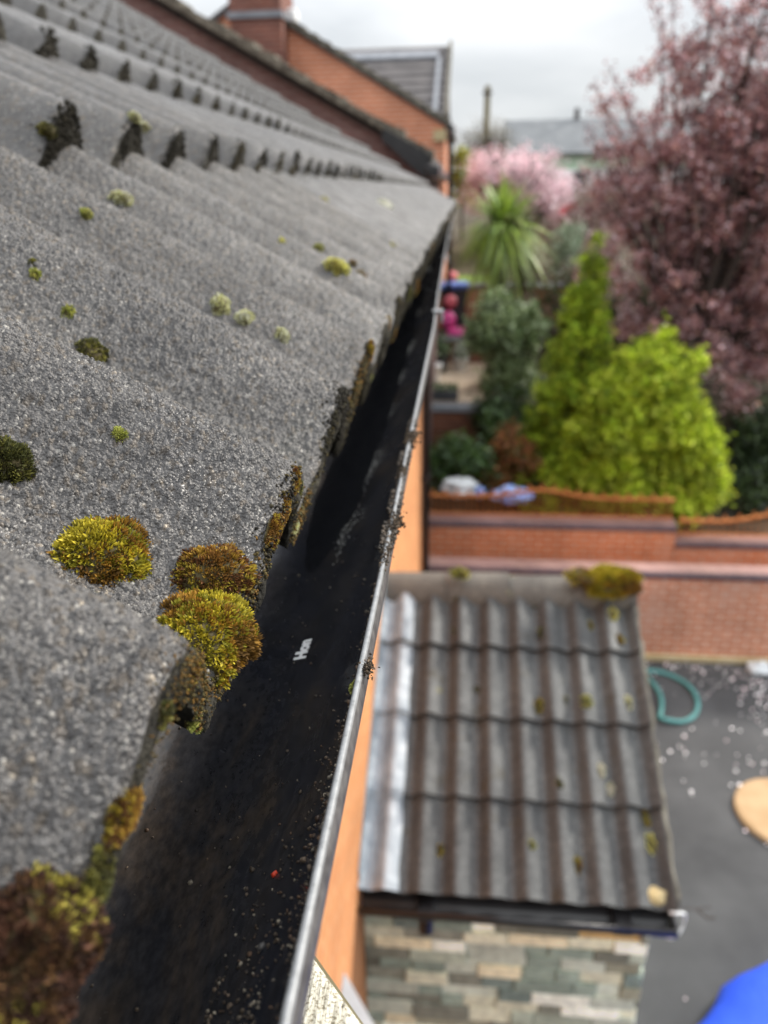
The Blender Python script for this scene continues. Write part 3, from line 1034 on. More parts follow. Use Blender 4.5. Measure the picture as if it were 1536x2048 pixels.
# grit lying in the gutter
rg = np.random.default_rng(77)
yy = np.concatenate([rg.normal(0.185, 0.035, 1100), rg.normal(0.31, 0.03, 800), rg.uniform(0.34, 0.62, 420), rg.uniform(0.1, 0.45, 160)])
th = np.concatenate([np.abs(rg.normal(0.0, 0.32, 1100)) + 0.04, np.abs(rg.normal(0.03, 0.16, 800)) + .02, np.abs(rg.normal(0, 0.08, 420)) + .01, rg.uniform(0.2, 2.2, 160)])
th2 = rg.uniform(0.75, 1.15, 330)
y2 = rg.normal(0.125, 0.025, 330)
yy, th = np.concatenate([yy, y2]), np.concatenate([th, th2])
sz = rg.lognormal(math.log(0.00038), 0.40, len(yy))
gp = np.array([lin(*c_) for c_ in [(96, 82, 66), (128, 110, 92), (70, 60, 50), (176, 164, 144), (104, 80, 60)]])
cl = gp[rg.integers(0, 5, len(yy))] * rg.uniform(0.2, 0.7, (len(yy), 1))
yl = np.concatenate([rg.uniform(0.30, 0.56, 900), rg.normal(0.36, 0.02, 350), rg.normal(0.49, 0.03, 350)])
pl_ = np.stack([GRX + gdx(yl) + rg.uniform(-0.0028, 0.0046, len(yl)), yl, GRZ + gdz(yl) + 0.0008 - rg.exponential(0.0012, len(yl))], 1)
keep_ = vnoise(yl * 40, yl * 0, 61) > 0.42
pl_ = pl_[keep_]
sz = np.concatenate([sz, rg.uniform(0.00035, 0.0009, len(pl_))])
cl = np.concatenate([cl, gp[rg.integers(0, 3, len(pl_))] * rg.uniform(0.15, 0.5, (len(pl_), 1))])
a, f, c = lumps(np.concatenate([gut_pt(th, yy, GR - 0.0003), pl_]), sz, cl, 8)
tag(mesh_np('grit', a, [f], M['grit'], None, c, True), 'brown grit washed along the inside of the gutter lip', 'grit', kind='stuff')


# soft pale reflections in the trough, painted in as clusters of pale specks
CC, KK = [], []
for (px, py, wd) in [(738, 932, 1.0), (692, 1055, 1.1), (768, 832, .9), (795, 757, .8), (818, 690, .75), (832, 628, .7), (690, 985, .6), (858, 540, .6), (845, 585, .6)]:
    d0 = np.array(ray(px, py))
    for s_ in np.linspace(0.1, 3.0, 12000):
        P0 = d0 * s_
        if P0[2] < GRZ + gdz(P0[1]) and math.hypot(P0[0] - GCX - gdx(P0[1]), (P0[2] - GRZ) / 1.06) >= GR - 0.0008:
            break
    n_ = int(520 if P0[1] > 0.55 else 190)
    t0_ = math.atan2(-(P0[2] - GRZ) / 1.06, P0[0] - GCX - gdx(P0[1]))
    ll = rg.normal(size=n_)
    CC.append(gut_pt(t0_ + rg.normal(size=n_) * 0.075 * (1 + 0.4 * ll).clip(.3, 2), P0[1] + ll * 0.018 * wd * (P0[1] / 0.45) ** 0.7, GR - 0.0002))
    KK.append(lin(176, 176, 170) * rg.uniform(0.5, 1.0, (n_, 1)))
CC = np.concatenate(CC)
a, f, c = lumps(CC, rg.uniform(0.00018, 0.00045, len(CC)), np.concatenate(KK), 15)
tag(mesh_np('painted_reflections', a, [f], M['grit'], None, c, True), 'row of pale specks painted as soft reflections along the middle of the black gutter', 'painted specks', kind='stuff')


def clod(y, dx, r, n, label, seed, elong=2.0):
    rg_ = np.random.default_rng(seed)
    x, z = GRX + float(gdx(y)) + 0.002, GRZ + float(gdz(y)) + 0.001
    C_ = rg_.normal(size=(n, 3)) * np.array([r * 0.55, r * elong * 0.5, r * 0.33]) + np.array([x + dx, y, z - r * 0.15])
    s_ = rg_.uniform(0.10, 0.30, n) * r
    k_ = gp[rg_.integers(0, 3, n)] * (0.2 + 0.5 * rg_.random((n, 1)))
    a_, f_, c_ = lumps(C_, s_, k_, seed)
    return tag(mesh_np('dirt_clump', a_, [f_], M['crust'], None, c_, True), label, 'dirt', 'dirt clumps stuck on the gutter lip')


clod(0.515, 0.0, 0.0038, 260, 'crumbly dark dirt clump on the gutter lip, farthest of three', 1, 4.0)
clod(0.445, -0.001, 0.0024, 200, 'thin smear of dark crumbs on the gutter lip just nearer than the farthest clump', 4, 7)
clod(0.365, 0.0015, 0.0030, 240, 'dark crumbly dirt clump on the gutter lip by the orange wall', 2, 4)
clod(0.330, 0.0, 0.0019, 200, 'long trail of dark crumbs on the gutter lip below the middle clump', 5, 9)
clod(0.234, 0.0018, 0.0022, 90, 'small black dirt clump under the gutter lip beside a green sprig', 3, 2.5)
c0 = gut_pt(np.array(0.11), np.array(0.231), GR - 0.0005)
a, f, c = moss_geo(c0, np.array([-1, 0, 0.5]), 0.0018, 0.0022, 0.0018, 'green', 26, 5, 0.0008)
tag(mesh_np('moss_sprig', a, [f], M['moss'], None, c, origin=c0), 'tiny bright green moss sprig inside the gutter lip', 'moss')
for (px, py, r, colr, lb) in [(549, 1747, 0.0011, (190, 60, 36), 'tiny orange red crumb in the gutter'), (523, 1892, 0.0013, (70, 68, 66), 'small round grey pebble in the gutter, nearest one')]:
    d0 = np.array(ray(px, py))
    for s in np.linspace(0.05, 0.6, 5000):
        P0 = d0 * s
        if P0[2] < GRZ and math.hypot(P0[0] - GCX, (P0[2] - GRZ) / 1.06) >= GR - r * .6:
            break
    a, f, c = lumps(P0[None], [r], [lin(*colr)], 4)
    tag(mesh_np('pebble', a, [f], M['grit'], None, c, True), lb, 'pebble')

# ------------------------------------------------------------------ weathered board end under the gutter
t, b = M['_peel']
del M['_peel']
co = t.nodes.new('ShaderNodeTexCoord')
mpn = t.nodes.new('ShaderNodeMapping')
mpn.inputs['Scale'].default_value = (1, 0.10, 1)
t.links.new(co.outputs['Object'], mpn.inputs['Vector'])
fa = noise(t, 420, 4, 0.6, mpn.outputs[0], 0.3)
fb = noise(t, 900, 4, 0.7, co.outputs['Object'])
ca = ramp(t, fa, [(0.36, (0.06, 0.05, 0.035)), (0.46, (0.55, 0.52, 0.43)), (0.7, (0.74, 0.72, 0.62))])
cb = ramp(t, fb, [(0.40, (0.25, 0.21, 0.14)), (0.50, (1, 1, 1))])
t.links.new(mixc(t, 0.85, ca, mixc(t, 1.0, ca, cb, 'MULTIPLY')), b.inputs['Base Color'])
bump(t, b, fa, 0.8, 0.0015)
pA = np.array(at(634, 1912, 0.110))
# top edge runs from under the gutter lip, outwards and towards the lens
dA = ray(634, 1912)
dB = ray(775, 2110)
ZB = -0.235
A_ = np.array(dA) * (ZB / dA.z)
B_ = np.array(dB) * (ZB / dB.z)
dirv = (B_ - A_) / np.linalg.norm(B_ - A_)
side = np.cross(dirv, (0, 0, 1))
side = side / np.linalg.norm(side)
if side[0] > 0:
    side = -side
bd = thing('weathered_board', 'weathered wooden board end with peeling white paint under the gutter lip', 'board', tuple(A_))
rot = np.stack([side, dirv, [0, 0, 1]], 1)
LP = []
nL, nW = 60, 24
S_, L_ = np.meshgrid(np.linspace(0.0005, 0.045, nW), np.linspace(-0.03, 0.16, nL), indexing='ij')
hh = 0.0012 * (vnoise(S_ * 400, L_ * 40, 3) - 0.5) - 0.001 * (S_ < 0.001)
P = A_ + S_[..., None] * side + L_[..., None] * dirv + hh[..., None] * np.array([0, 0, 1])
o = mesh_np('painted_face', P.reshape(-1, 3), [grid_faces(nW, nL)], M['peel'], bd, smooth=True)
b_ = MB()
q = [A_ + side * s_ + dirv * l_ + np.array([0, 0, z_]) for z_ in (-0.0012, -0.03) for (s_, l_) in ((0, -0.03), (0.0455, -0.03), (0.0455, 0.16), (0, 0.16))]
b_.add(q, [(0, 1, 2, 3), (7, 6, 5, 4), (0, 4, 5, 1), (1, 5, 6, 2), (2, 6, 7, 3), (3, 7, 4, 0)])
b_.build('board_core', M['pole'], bd)

# ------------------------------------------------------------------ porch
porch = thing('porch', 'small gabled porch with brown grey roll tiles and stone clad wall', 'porch', (0.3, 3.2, Z_GR))
PE = np.array([0.0, 2.545, -2.90])
PT = np.array([0.0, 3.93, -2.10])
pv = PT - PE
PL = np.linalg.norm(pv)
ps = pv / PL
pn = np.array([0, -ps[2], ps[1]])
PPER = 0.158
PX0, PX1 = -0.402, 0.975


def pwave(x):
    t_ = np.mod((np.asarray(x) + 0.402 - 0.10) / PPER, 1.0)
    # wide flat pan, then a rounded roll
    t_ = np.mod(t_ + 0.30, 1.0)
    a_ = np.where(t_ < 0.40, 0.5 - 0.5 * np.cos(np.pi * t_ / 0.40), 0.5 + 0.5 * np.cos(np.pi * (t_ - 0.40) / 0.60))
    return a_


V, Fq, MI, nv = [], [], [], 0
ng = 4
pg = PL / ng
xs = np.linspace(PX0, PX1, 260)
for k in range(ng):
    us = np.linspace(k * pg - (0.03 if k == 0 else 0), (k + 1) * pg + 0.02, 12)
    U, X = np.meshgrid(us, xs, indexing='ij')
    fr = (U - k * pg) / pg
    hgt = 0.046 * pwave(X) + (1 - fr) * 0.030
    wob = 0.006 * (vnoise(X * 30, X * 0 + k * 5.3, 7) - 0.5) * np.clip(1 - fr * 8, 0, 1)
    P = PE + (U + wob)[..., None] * ps + hgt[..., None] * pn
    P[..., 0] += X
    add_grid(P[:, ::-1], 0)
    top = P[0]
    E_ = np.stack([top - pn * 0.034 + ps * 0.003, top - pn * 0.01, top], 0)
    add_grid(E_[:, ::-1], 1)
mesh_np('roof', np.concatenate(V), [np.concatenate(Fq)], [M['porch_tile'], M['tile_end']], porch, None, True, np.concatenate(MI))
b_ = MB()      # rear slope and deck
b_.prism([(PE[1] + 0.05, PE[2] - 0.06), (PE[1] + 0.05, PE[2] - 0.02), (PT[1], PT[2] - 0.02), (2 * PT[1] - PE[1], PE[2] + 0.02), (2 * PT[1] - PE[1], PE[2] - 0.06), (PT[1], PT[2] - 0.08)], 'x', PX0, PX1 - 0.01)
b_.build('roof_deck', M['far_tile'], porch)
xr = np.linspace(-0.398, 1.000, 5)
for i in range(4):
    bm = bmesh.new()
    n_ = 14
    ring0, ring1 = [], []
    dz = 0.008 * (i % 2)
    for j in range(n_ + 1):
        th = math.pi * (-0.12 + 1.24 * j / n_)
        yy_ = PT[1] - 0.115 * math.cos(th)
        zz_ = PT[2] - 0.055 + (0.125 + dz * .3) * math.sin(th) + dz
        ring0.append(bm.verts.new((xr[i] + 0.002, yy_, zz_)))
        ring1.append(bm.verts.new((xr[i + 1] - 0.002, yy_, zz_ + 0.006)))
    for j in range(n_):
        bm.faces.new((ring0[j], ring0[j + 1], ring1[j + 1], ring1[j]))
    bm.faces.new(ring0[::-1])
    bm.faces.new(ring1)
    MB().bm(bm).build('ridge_tile', M['porch_ridge'], porch)
# moss on the porch ridge
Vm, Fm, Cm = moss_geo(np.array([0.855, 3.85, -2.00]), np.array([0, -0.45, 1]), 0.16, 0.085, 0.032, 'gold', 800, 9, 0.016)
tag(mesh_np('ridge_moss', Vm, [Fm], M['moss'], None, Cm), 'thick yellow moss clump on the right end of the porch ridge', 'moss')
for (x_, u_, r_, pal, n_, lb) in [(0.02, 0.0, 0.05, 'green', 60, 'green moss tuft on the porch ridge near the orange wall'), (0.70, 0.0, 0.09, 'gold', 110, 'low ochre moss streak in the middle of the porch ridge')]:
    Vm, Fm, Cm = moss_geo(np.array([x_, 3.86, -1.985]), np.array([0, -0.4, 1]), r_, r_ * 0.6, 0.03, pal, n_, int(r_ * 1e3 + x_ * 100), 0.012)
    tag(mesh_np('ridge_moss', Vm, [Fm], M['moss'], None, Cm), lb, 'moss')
spots = [(0.50, 1.50, .030, 'dark', 'dark moss blot under the ridge in the middle of the porch roof'), (0.52, 1.30, .028, 'dark', 'second dark moss blot below the one under the porch ridge'), (0.06, 1.50, .02, 'dark', 'small dark moss spot high on the left of the porch roof'),
         (0.78, 1.36, .022, 'gold', 'ochre moss spot right of the two dark blots on the porch roof'), (0.90, 1.42, .035, 'yellow', 'yellow moss spot at the upper right of the porch roof'), (0.92, 1.27, .03, 'gold', 'ochre moss spot below the yellow one, upper right of the porch roof'),
         (0.48, 0.88, .035, 'gold', 'long ochre moss spot in the centre of the porch roof'), (0.72, 0.9, .032, 'green', 'green moss spot right of the centre of the porch roof'), (0.93, 0.92, .03, 'pale', 'pale round lichen spot on the right of the porch roof'),
         (0.76, 0.56, .03, 'lichen', 'cream lichen streak on the right half of the porch roof'), (0.80, 0.48, .028, 'lichen', 'cream lichen spot below the cream streak on the porch roof'), (0.0, 0.16, .024, 'gold', 'ochre moss spot low on the left of the porch roof'),
         (0.62, 0.13, .03, 'gold', 'ochre moss spot low in the middle of the porch roof'), (0.96, 0.25, .035, 'yellow', 'yellow moss spot at the lower right of the porch roof'), (0.95, 0.36, .03, 'gold', 'ochre moss spot above the yellow one, lower right of the porch roof'), (0.05, 1.28, .016, 'dark', 'dark speck of moss below the small spot, upper left of the porch roof'),
         (0.17, 0.96, .018, 'dark', 'dark moss speck at mid height on the left of the porch roof'), (0.42, 0.20, .02, 'green', 'green moss spot low, left of the middle of the porch roof'), (0.56, 0.48, .02, 'dark', 'dark round moss spot low in the centre of the porch roof'), (0.62, 0.92, .018, 'dark', 'small dark moss spot between the ochre and green ones, centre of the porch roof')]
for (x_, u_, r_, pal, lb) in spots:
    kk = min(ng - 1, int(u_ / pg))
    h_ = 0.046 * float(pwave(x_ - 0.05)) + (1 - (u_ - kk * pg) / pg) * 0.030
    c0 = PE + ps * u_ + pn * h_
    c0[0] += x_ - 0.05
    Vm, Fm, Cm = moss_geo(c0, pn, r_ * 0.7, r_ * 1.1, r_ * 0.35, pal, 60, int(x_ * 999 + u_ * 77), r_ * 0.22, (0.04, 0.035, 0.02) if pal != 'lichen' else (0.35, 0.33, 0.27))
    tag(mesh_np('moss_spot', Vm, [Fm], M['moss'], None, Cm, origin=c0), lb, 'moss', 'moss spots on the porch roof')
# verge mortar at the right edge
b_ = MB()
P_ = [PE + ps * u_ + pn * (0.006 + 0.010 * math.sin(u_ * 23)) + np.array([0.982 + 0.006 * math.sin(u_ * 31), 0, 0]) for u_ in np.linspace(-0.02, PL - 0.1, 26)]
b_.tube(P_, [0.020 + 0.006 * abs(math.sin(i * 1.7)) for i in range(26)], 8)
b_.build('verge_mortar', M['verge'], porch, True)
b_ = MB()
bm = bmesh.new()
bmesh.ops.create_icosphere(bm, subdivisions=3, radius=1)
for v in bm.verts:
    k = 1 + 0.22 * math.sin(v.co.x * 7 + v.co.z * 5) * math.cos(v.co.y * 6)
    v.co = Vector((0.885, 2.56, -2.868)) + Vector((v.co.x * 0.075 * k, v.co.y * 0.045, v.co.z * 0.035 * k))
b_.bm(bm)
b_.build('mortar_bedding', M['mortar'], porch, True)
# lead flashing: covers the first roll and turns up the wall
us = np.linspace(-0.03, PL - 0.03, 60)
xs2 = np.concatenate([np.linspace(-0.4025, -0.225, 30)])
U, X = np.meshgrid(us, xs2, indexing='ij')
kk = np.clip(np.floor(U / pg), 0, ng - 1)
fr = (U - kk * pg) / pg
wobx = 0.010 * (vnoise(U * 14, U * 0, 5) - 0.5)
P = PE + U[..., None] * ps + (0.046 * pwave(X) + (1 - fr) * 0.030 + 0.004)[..., None] * pn
P[..., 0] += X + wobx * (X > -0.24)
up = PE + us[:, None] * ps
up2 = up.copy()
up[:, 0] = WX + 0.004
up[:, 2] += 0.10 + 0.018 * vnoise(us * 9, us * 0, 6) + 0.02
up2[:, 0] = WX + 0.012
up2[:, 2] += 0.03
G_ = np.concatenate([up[:, None], up2[:, None], P], 1)
mesh_np('lead_flashing', G_.reshape(-1, 3), [grid_faces(G_.shape[0], G_.shape[1])], M['lead'], porch, smooth=True)
# stone clad front and side
rs = random.Random(3)
b_ = MB()
pals = [(116, 128, 118), (142, 150, 136), (96, 98, 88), (86, 86, 76), (176, 176, 156), (196, 188, 160), (156, 162, 150), (108, 110, 100), (96, 108, 103), (124, 124, 108), (206, 208, 196), (168, 140, 92)]
wts = [8, 10, 3, 2, 10, 5, 10, 4, 6, 3, 8, 0.3]


def clad(axis, a0, a1, face):
    z = Z_GR
    while z < -2.98:
        h = rs.choice([0.055, 0.07, 0.08, 0.10])
        x = a0 - rs.random() * 0.15
        while x < a1:
            wd = rs.choice([0.11, 0.16, 0.21, 0.28])
            pr = rs.uniform(0.004, 0.026)
            c_ = lin(*rs.choices(pals, wts)[0]) * rs.uniform(1.45, 2.05)
            xa, xb = max(x, a0) + 0.002, min(x + wd, a1) - 0.002
            if xb - xa > 0.02:
                if axis == 'x':
                    b_.box((xa, face - pr, z + 0.002), (xb, face + 0.02, min(z + h, -2.97) - 0.002), c_, bev=0.004)
                else:
                    b_.box((face - 0.02, xa, z + 0.002), (face + pr, xb, min(z + h, -2.97) - 0.002), c_, bev=0.004)
            x += wd
        z += h


clad('x', -0.402, 0.925, 2.63)
b_.build('stone_cladding', M['stone'], porch)
b_ = MB()
clad('y', 2.632, 5.2, 0.911)
b_.build('side_cladding', M['stone'], porch)
b_ = MB()
b_.box((-0.402, 2.645, Z_GR), (0.895, 5.2, -2.965))
b_.prism([(2.645, -2.96), (5.2, -2.96), (PT[1], PT[2] - 0.10)], 'x', -0.401, 0.895)
b_.build('wall_core', M['leadgrey'], porch)
# black porch gutter
pgut = thing('porch_gutter', 'black plastic gutter along the lower edge of the porch roof', 'gutter', (0.3, 2.5, -2.96))
b_ = MB()
xs3 = [-0.395, 0.965]
P = []
for th in np.linspace(0, math.pi, 15):
    P.append((2.490 - 0.066 * math.cos(th), -2.915 - 0.085 * math.sin(th)))
pin = [(2.490 - 0.061 * math.cos(th), -2.915 - 0.079 * math.sin(th)) for th in np.linspace(math.pi, 0, 15)]
b_.prism(P + pin, 'x', *xs3)
b_.build('trough', M['black_pvc'], pgut)
b_ = MB()
b_.prism([(2.490 - 0.068 * math.cos(th), -2.914 - 0.087 * math.sin(th)) for th in np.linspace(0, math.pi, 15)], 'x', 0.966, 0.973)
b_.build('stop_end', M['black_pvc'], pgut)
b_ = MB()
b_.tube([(-0.395, 2.424, -2.913), (0.965, 2.424, -2.913)], 0.009, 8)
b_.build('rim', M['black_pvc'], pgut, True)
for x_ in (-0.10, 0.75):
    b_ = MB()
    b_.prism([(2.490 - 0.072 * math.cos(th), -2.913 - 0.092 * math.sin(th)) for th in np.linspace(-0.1, math.pi, 15)] + [(2.55, -2.93)], 'x', x_ - 0.035, x_ + 0.035)
    if x_ < 0:
        b_.tube([(x_, 2.49, -2.99), (x_, 2.49, -3.09)], 0.034, 12)
    b_.build('union' if x_ > 0 else 'outlet', M['black_pvc'], pgut)
# a loop of pale cord at the end of the porch gutter
b_ = MB()
lp = [(0.965 + 0.060 * math.sin(a_) + 0.0, 2.50 - 0.02 * math.cos(a_ * 2), -2.945 + 0.075 * math.cos(a_)) for a_ in np.linspace(-0.35, 3.5, 20)]
b_.tube(lp, 0.0065, 6)
tag(b_.build('cord_loop', M['white'], None, True), 'loop of thin white cord at the right end of the porch gutter', 'cord')
b_ = MB()
b_.tube([(0.99, 2.52, -2.88), (1.07, 2.52, -2.885), (1.13, 2.53, -2.875)], 0.0022, 5)
b_.tube([(1.07, 2.52, -2.885), (1.11, 2.50, -2.91), (1.14, 2.50, -2.905)], 0.004, 5)
tag(b_.build('twig', M['bark'], None), 'thin dark twig sticking out past the end of the porch gutter', 'twig')

# ------------------------------------------------------------------ garden walls
def garden_wall(label, x0, x1, y, z0, z1, m_wall, name='garden_wall', cop=0.085, th=0.22, plinth=False):
    t_ = thing(name, label, 'wall', ((x0 + x1) / 2, y, z0))
    b1 = MB()
    b1.box((x0, y, z0), (x1, y + th, z1 - cop))
    b1.build('brickwork', m_wall, t_)
    b1 = MB()
    yc = y - 0.012
    b1.prism([(yc, z1 - cop), (yc, z1 - 0.03), (yc + 0.012, z1 - 0.009), (yc + 0.03, z1 - 0.001), (yc + 0.03, z1 - cop)], 'x', x0 - 0.004, x1 + 0.004)
    b1.build('coping_face', M['coping'], t_)
    b1 = MB()
    b1.box((x0 - 0.004, yc + 0.0305, z1 - cop), (x1 + 0.004, y + th + 0.012, z1))
    b1.build('coping_top', M['coping_top'], t_)
    if plinth:
        b1 = MB()
        b1.box((x0, y - 0.07, z0), (x1, y - 0.002, z0 + 0.07), bev=0.012)
        b1.build('plinth', M['mortar'], t_)
    return t_


garden_wall('lower red brick retaining wall with purple coping at the back of the tarmac', -0.36, 9.0, 8.08, Z_GR, -4.05, M['brick_pale'], plinth=True)
garden_wall('upper orange brick wall, taller left length with purple coping under the railing', -0.6, 2.70, 8.98, -5.02, -3.86, M['brick'])
garden_wall('upper orange brick wall, stepped down right length with purple coping', 2.71, 9.0, 8.98, -5.02, -4.07, M['brick'])


def railing(label, x0, x1, y, z0, hfun, n):
    t_ = thing('iron_railing', label, 'railing', ((x0 + x1) / 2, y, z0))
    b1 = MB()
    xs_ = np.linspace(x0, x1, 60)
    for off, th in ((0.0, 0.016), ):
        V_ = []
        for x in xs_:
            z = z0 + hfun(x)
            V_ += [(x, y - 0.02, z - th), (x, y + 0.02, z - th), (x, y + 0.02, z + th), (x, y - 0.02, z + th)]
        Fz = []
        for i in range(len(xs_) - 1):
            for k in range(4):
                a_, b__ = i * 4 + k, i * 4 + (k + 1) % 4
                Fz.append((a_, b__, b__ + 4, a_ + 4))
        b1.add(V_, Fz + [(0, 1, 2, 3), tuple(range(len(V_) - 4, len(V_)))])
    b1.build('top_rail', M['rust_iron'], t_)
    b1 = MB()
    b1.box((x0, y - 0.012, z0 + 0.055), (x1, y + 0.012, z0 + 0.075))
    b1.build('bottom_rail', M['rust_iron'], t_)
    for i in range(n):
        x = x0 + (x1 - x0) * (i + 0.5) / n
        z = z0 + hfun(x)
        b1 = MB()
        b1.tube([(x, y, z0), (x, y, z - 0.017)], 0.008, 6)
        if i % 2 == 0:
            b1.tube([(x, y, z + 0.017), (x, y, z + 0.035), (x, y, z + 0.055), (x, y, z + 0.085)], [0.012, 0.020, 0.016, 0.003], 8)
        b1.build('bar', M['rust_iron'], t_)
    return t_


railing('orange iron railing with a raised hump on the taller left wall', -0.35, 2.66, 9.08, -3.86, lambda x: 0.30 + 0.10 * math.exp(-((x - 1.05) / 0.42) ** 2), 40)
railing('orange iron railing dipping and rising on the lower right wall', 2.74, 6.6, 9.08, -4.07, lambda x: 0.24 + 0.16 * (0.5 - 0.5 * math.cos(max(0, min(1, (x - 3.2) / 1.0)) * math.pi)), 46)

# garden terraces
w2 = thing('brown_wall', 'brown brick terrace wall with grey cap low in the garden behind the shrubs', 'wall', (-0.3, 11.5, -4.3))
b_ = MB()
b_.box((-3.0, 11.42, -4.3), (0.30, 11.60, -3.10))
b_.build('brickwork', M['brick_brown'], w2)
b_ = MB()
b_.box((-3.0, 11.37, -3.099), (0.33, 11.70, -3.02))
b_.build('cap', M['leadgrey'], w2)
w3 = thing('red_wall', 'short red brown brick wall at the back of the pale patio', 'wall', (-0.8, 14.2, -2.95))
b_ = MB()
b_.box((-3.0, 14.12, -3.0), (0.6, 14.30, -2.52))
b_.build('brickwork', M['brick_brown'], w3)
b_ = MB()
b_.box((-3.0, 14.08, -2.519), (0.6, 14.34, -2.46))
b_.build('cap', M['leadgrey'], w3)
w4 = thing('pinkish_wall', 'pinkish brick terrace wall below the lawn and the spiky palm', 'wall', (0.5, 16.0, -2.42))
b_ = MB()
b_.box((-3.0, 15.9, -2.5), (2.6, 16.08, -1.80))
b_.build('brickwork', M['brick_pale'], w4)
b_ = MB()
b_.box((-3.0, 15.87, -1.799), (2.62, 16.12, -1.735))
b_.build('cap', M['leadgrey'], w4)

# ------------------------------------------------------------------ neighbour houses
def gable(name, label, cat, xe, ze, xr_, zr_, y0, y1, m_wall, m_roof, m_side=None, zb=-4.5):
    t_ = thing(name, label, cat, (xr_, (y0 + y1) / 2, zb))
    b1 = MB()
    b1.prism([(xe - 0.06, zb), (xe - 0.06, ze - 0.045), (xr_, zr_ - 0.06), (2 * xr_ - xe + 0.06, ze - 0.045), (2 * xr_ - xe + 0.06, zb)], 'y', y0, y1)
    b1.build('wall', m_wall, t_)
    b1 = MB()
    th = 0.10
    b1.prism([(xe, ze - th), (xe, ze), (xr_, zr_), (2 * xr_ - xe, ze), (2 * xr_ - xe, ze - th), (xr_, zr_ - th)], 'y', y0 - 0.05, y1 + 0.05)
    b1.build('roof', m_roof, t_)
    return t_, b1


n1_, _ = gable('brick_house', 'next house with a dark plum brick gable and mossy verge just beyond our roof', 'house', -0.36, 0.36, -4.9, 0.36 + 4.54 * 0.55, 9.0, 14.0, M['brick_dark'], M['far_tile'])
# lumpy mossy verge tiles along the gable edge
b_ = MB()
rs = random.Random(8)
nv_ = 44
for i in range(nv_):
    f0, f1 = i / nv_, (i + 1) / nv_ - 0.002
    xa, xb = -0.33 - 4.5 * f0, -0.33 - 4.5 * f1
    za, zb = 0.345 + 4.5 * f0 * 0.55, 0.345 + 4.5 * f1 * 0.55
    dz = rs.uniform(-0.012, 0.03)
    b_.prism([(xa, za - 0.05), (xa, za + 0.045 + dz), (xb, zb + 0.03 + dz), (xb, zb - 0.05)], 'y', 8.90, 9.25 + rs.uniform(0, .04))
b_.build('verge', M['verge'], n1_)
b_ = MB()
b_.prism([(-0.36, 0.24), (-0.36, 0.30), (-4.9, 0.30 + 4.54 * 0.55), (-4.9, 0.24 + 4.54 * 0.55)], 'y', 8.95, 8.99)
b_.build('bargeboard', M['wood_trim'], n1_)
b_ = MB()
b_.box((-0.42, 8.86, 0.13), (-0.27, 14.0, 0.25), bev=0.02)
b_.prism([(-0.43, 0.12), (-0.34, 0.33), (-0.85, 0.61), (-0.88, 0.50)], 'y', 8.87, 8.945)
b_.build('eaves_gutter', M['black_pvc'], n1_)

n2_, _ = gable('brick_house', 'sunlit orange brick gable house with a chimney, behind the plum brick gable', 'house', -0.30, 1.10, -3.78, 3.12, 15.0, 19.0, M['brick_gable'], M['far_tile'], zb=-3)
b_ = MB()
for i in range(34):
    f0, f1 = i / 34, (i + 1) / 34 - 0.002
    xa, xb = -0.26 - 3.50 * f0, -0.26 - 3.50 * f1
    za, zb = 1.085 + 2.03 * f0, 1.085 + 2.03 * f1
    dz = rs.uniform(-0.01, 0.02)
    b_.prism([(xa, za - 0.07), (xa, za + 0.045 + dz), (xb, zb + 0.03 + dz), (xb, zb - 0.07)], 'y', 14.90, 15.2)
b_.build('verge', M['verge'], n2_)
b_ = MB()
b_.box((-3.92, 14.55, 1.6), (-3.06, 15.6, 3.30))
b_.build('chimney', M['brick_chim'], n2_)
ch = n2_.children[-1]
b_ = MB()
b_.box((-3.96, 14.51, 2.67), (-3.02, 15.64, 2.76))
b_.box((-3.97, 14.50, 3.301), (-3.01, 15.65, 3.42))
b_.build('oversailing_course', M['leadgrey'], ch)
b_ = MB()
b_.box((-3.055, 14.88, 2.66), (-2.88, 15.22, 2.86), bev=0.05)
b_.build('flashing', M['white'], n2_)
b_ = MB()
b_.tube([(-0.26, 14.92, -3.0), (-0.26, 14.92, 0.88), (-0.22, 14.92, 1.02)], 0.045, 10)
b_.build('downpipe', M['black_pvc'], n2_, True)
b_ = MB()
b_.box((-0.36, 14.95, 0.95), (-0.20, 19, 1.05), bev=0.02)
b_.build('eaves_gutter', M['black_pvc'], n2_)
b_ = MB()
b_.box((-0.56, 14.93, 0.80), (-0.34, 14.995, 0.98))
b_.build('kneeler', M['mortar'], n2_)

n3_ = thing('dark_roofed_house', 'house with a dark tiled roof facing us behind the orange gable', 'house', (-2.5, 20, -3))
b_ = MB()
nst = 9
for i in range(nst):
    y0, y1 = 15.9 + i * 0.36, 15.9 + (i + 1) * 0.36
    z0, z1 = 1.24 + i * 0.18, 1.24 + (i + 1) * 0.18
    b_.prism([(y0, z0 - 0.09), (y0, z0 + 0.035), (y1, z1), (y1, z1 - 0.09)], 'x', -6.5, -0.40)
b_.prism([(19.141, 2.86), (22.4, 1.2), (22.4, 1.1), (19.141, 2.77)], 'x', -6.5, -0.40)
b_.build('roof', M['far_tile'], n3_)
b_ = MB()
b_.box((-6.4, 16.1, -3), (-0.52, 22, 1.10))
b_.prism([(16.2, 1.101), (22.1, 1.101), (19.14, 2.72)], 'x', -6.4, -0.52)
b_.build('wall', M['brick_gable'], n3_)
b_ = MB()
b_.prism([(18.42, 2.52), (18.42, 2.58), (18.66, 2.72), (18.66, 2.64)], 'x', -6.4, -0.6)
b_.prism([(16.0, 1.31), (16.0, 1.36), (18.4, 2.56), (18.4, 2.51)], 'x', -0.62, -0.54)
b_.build('lead_flashing', M['leadgrey'], n3_)
b_ = MB()
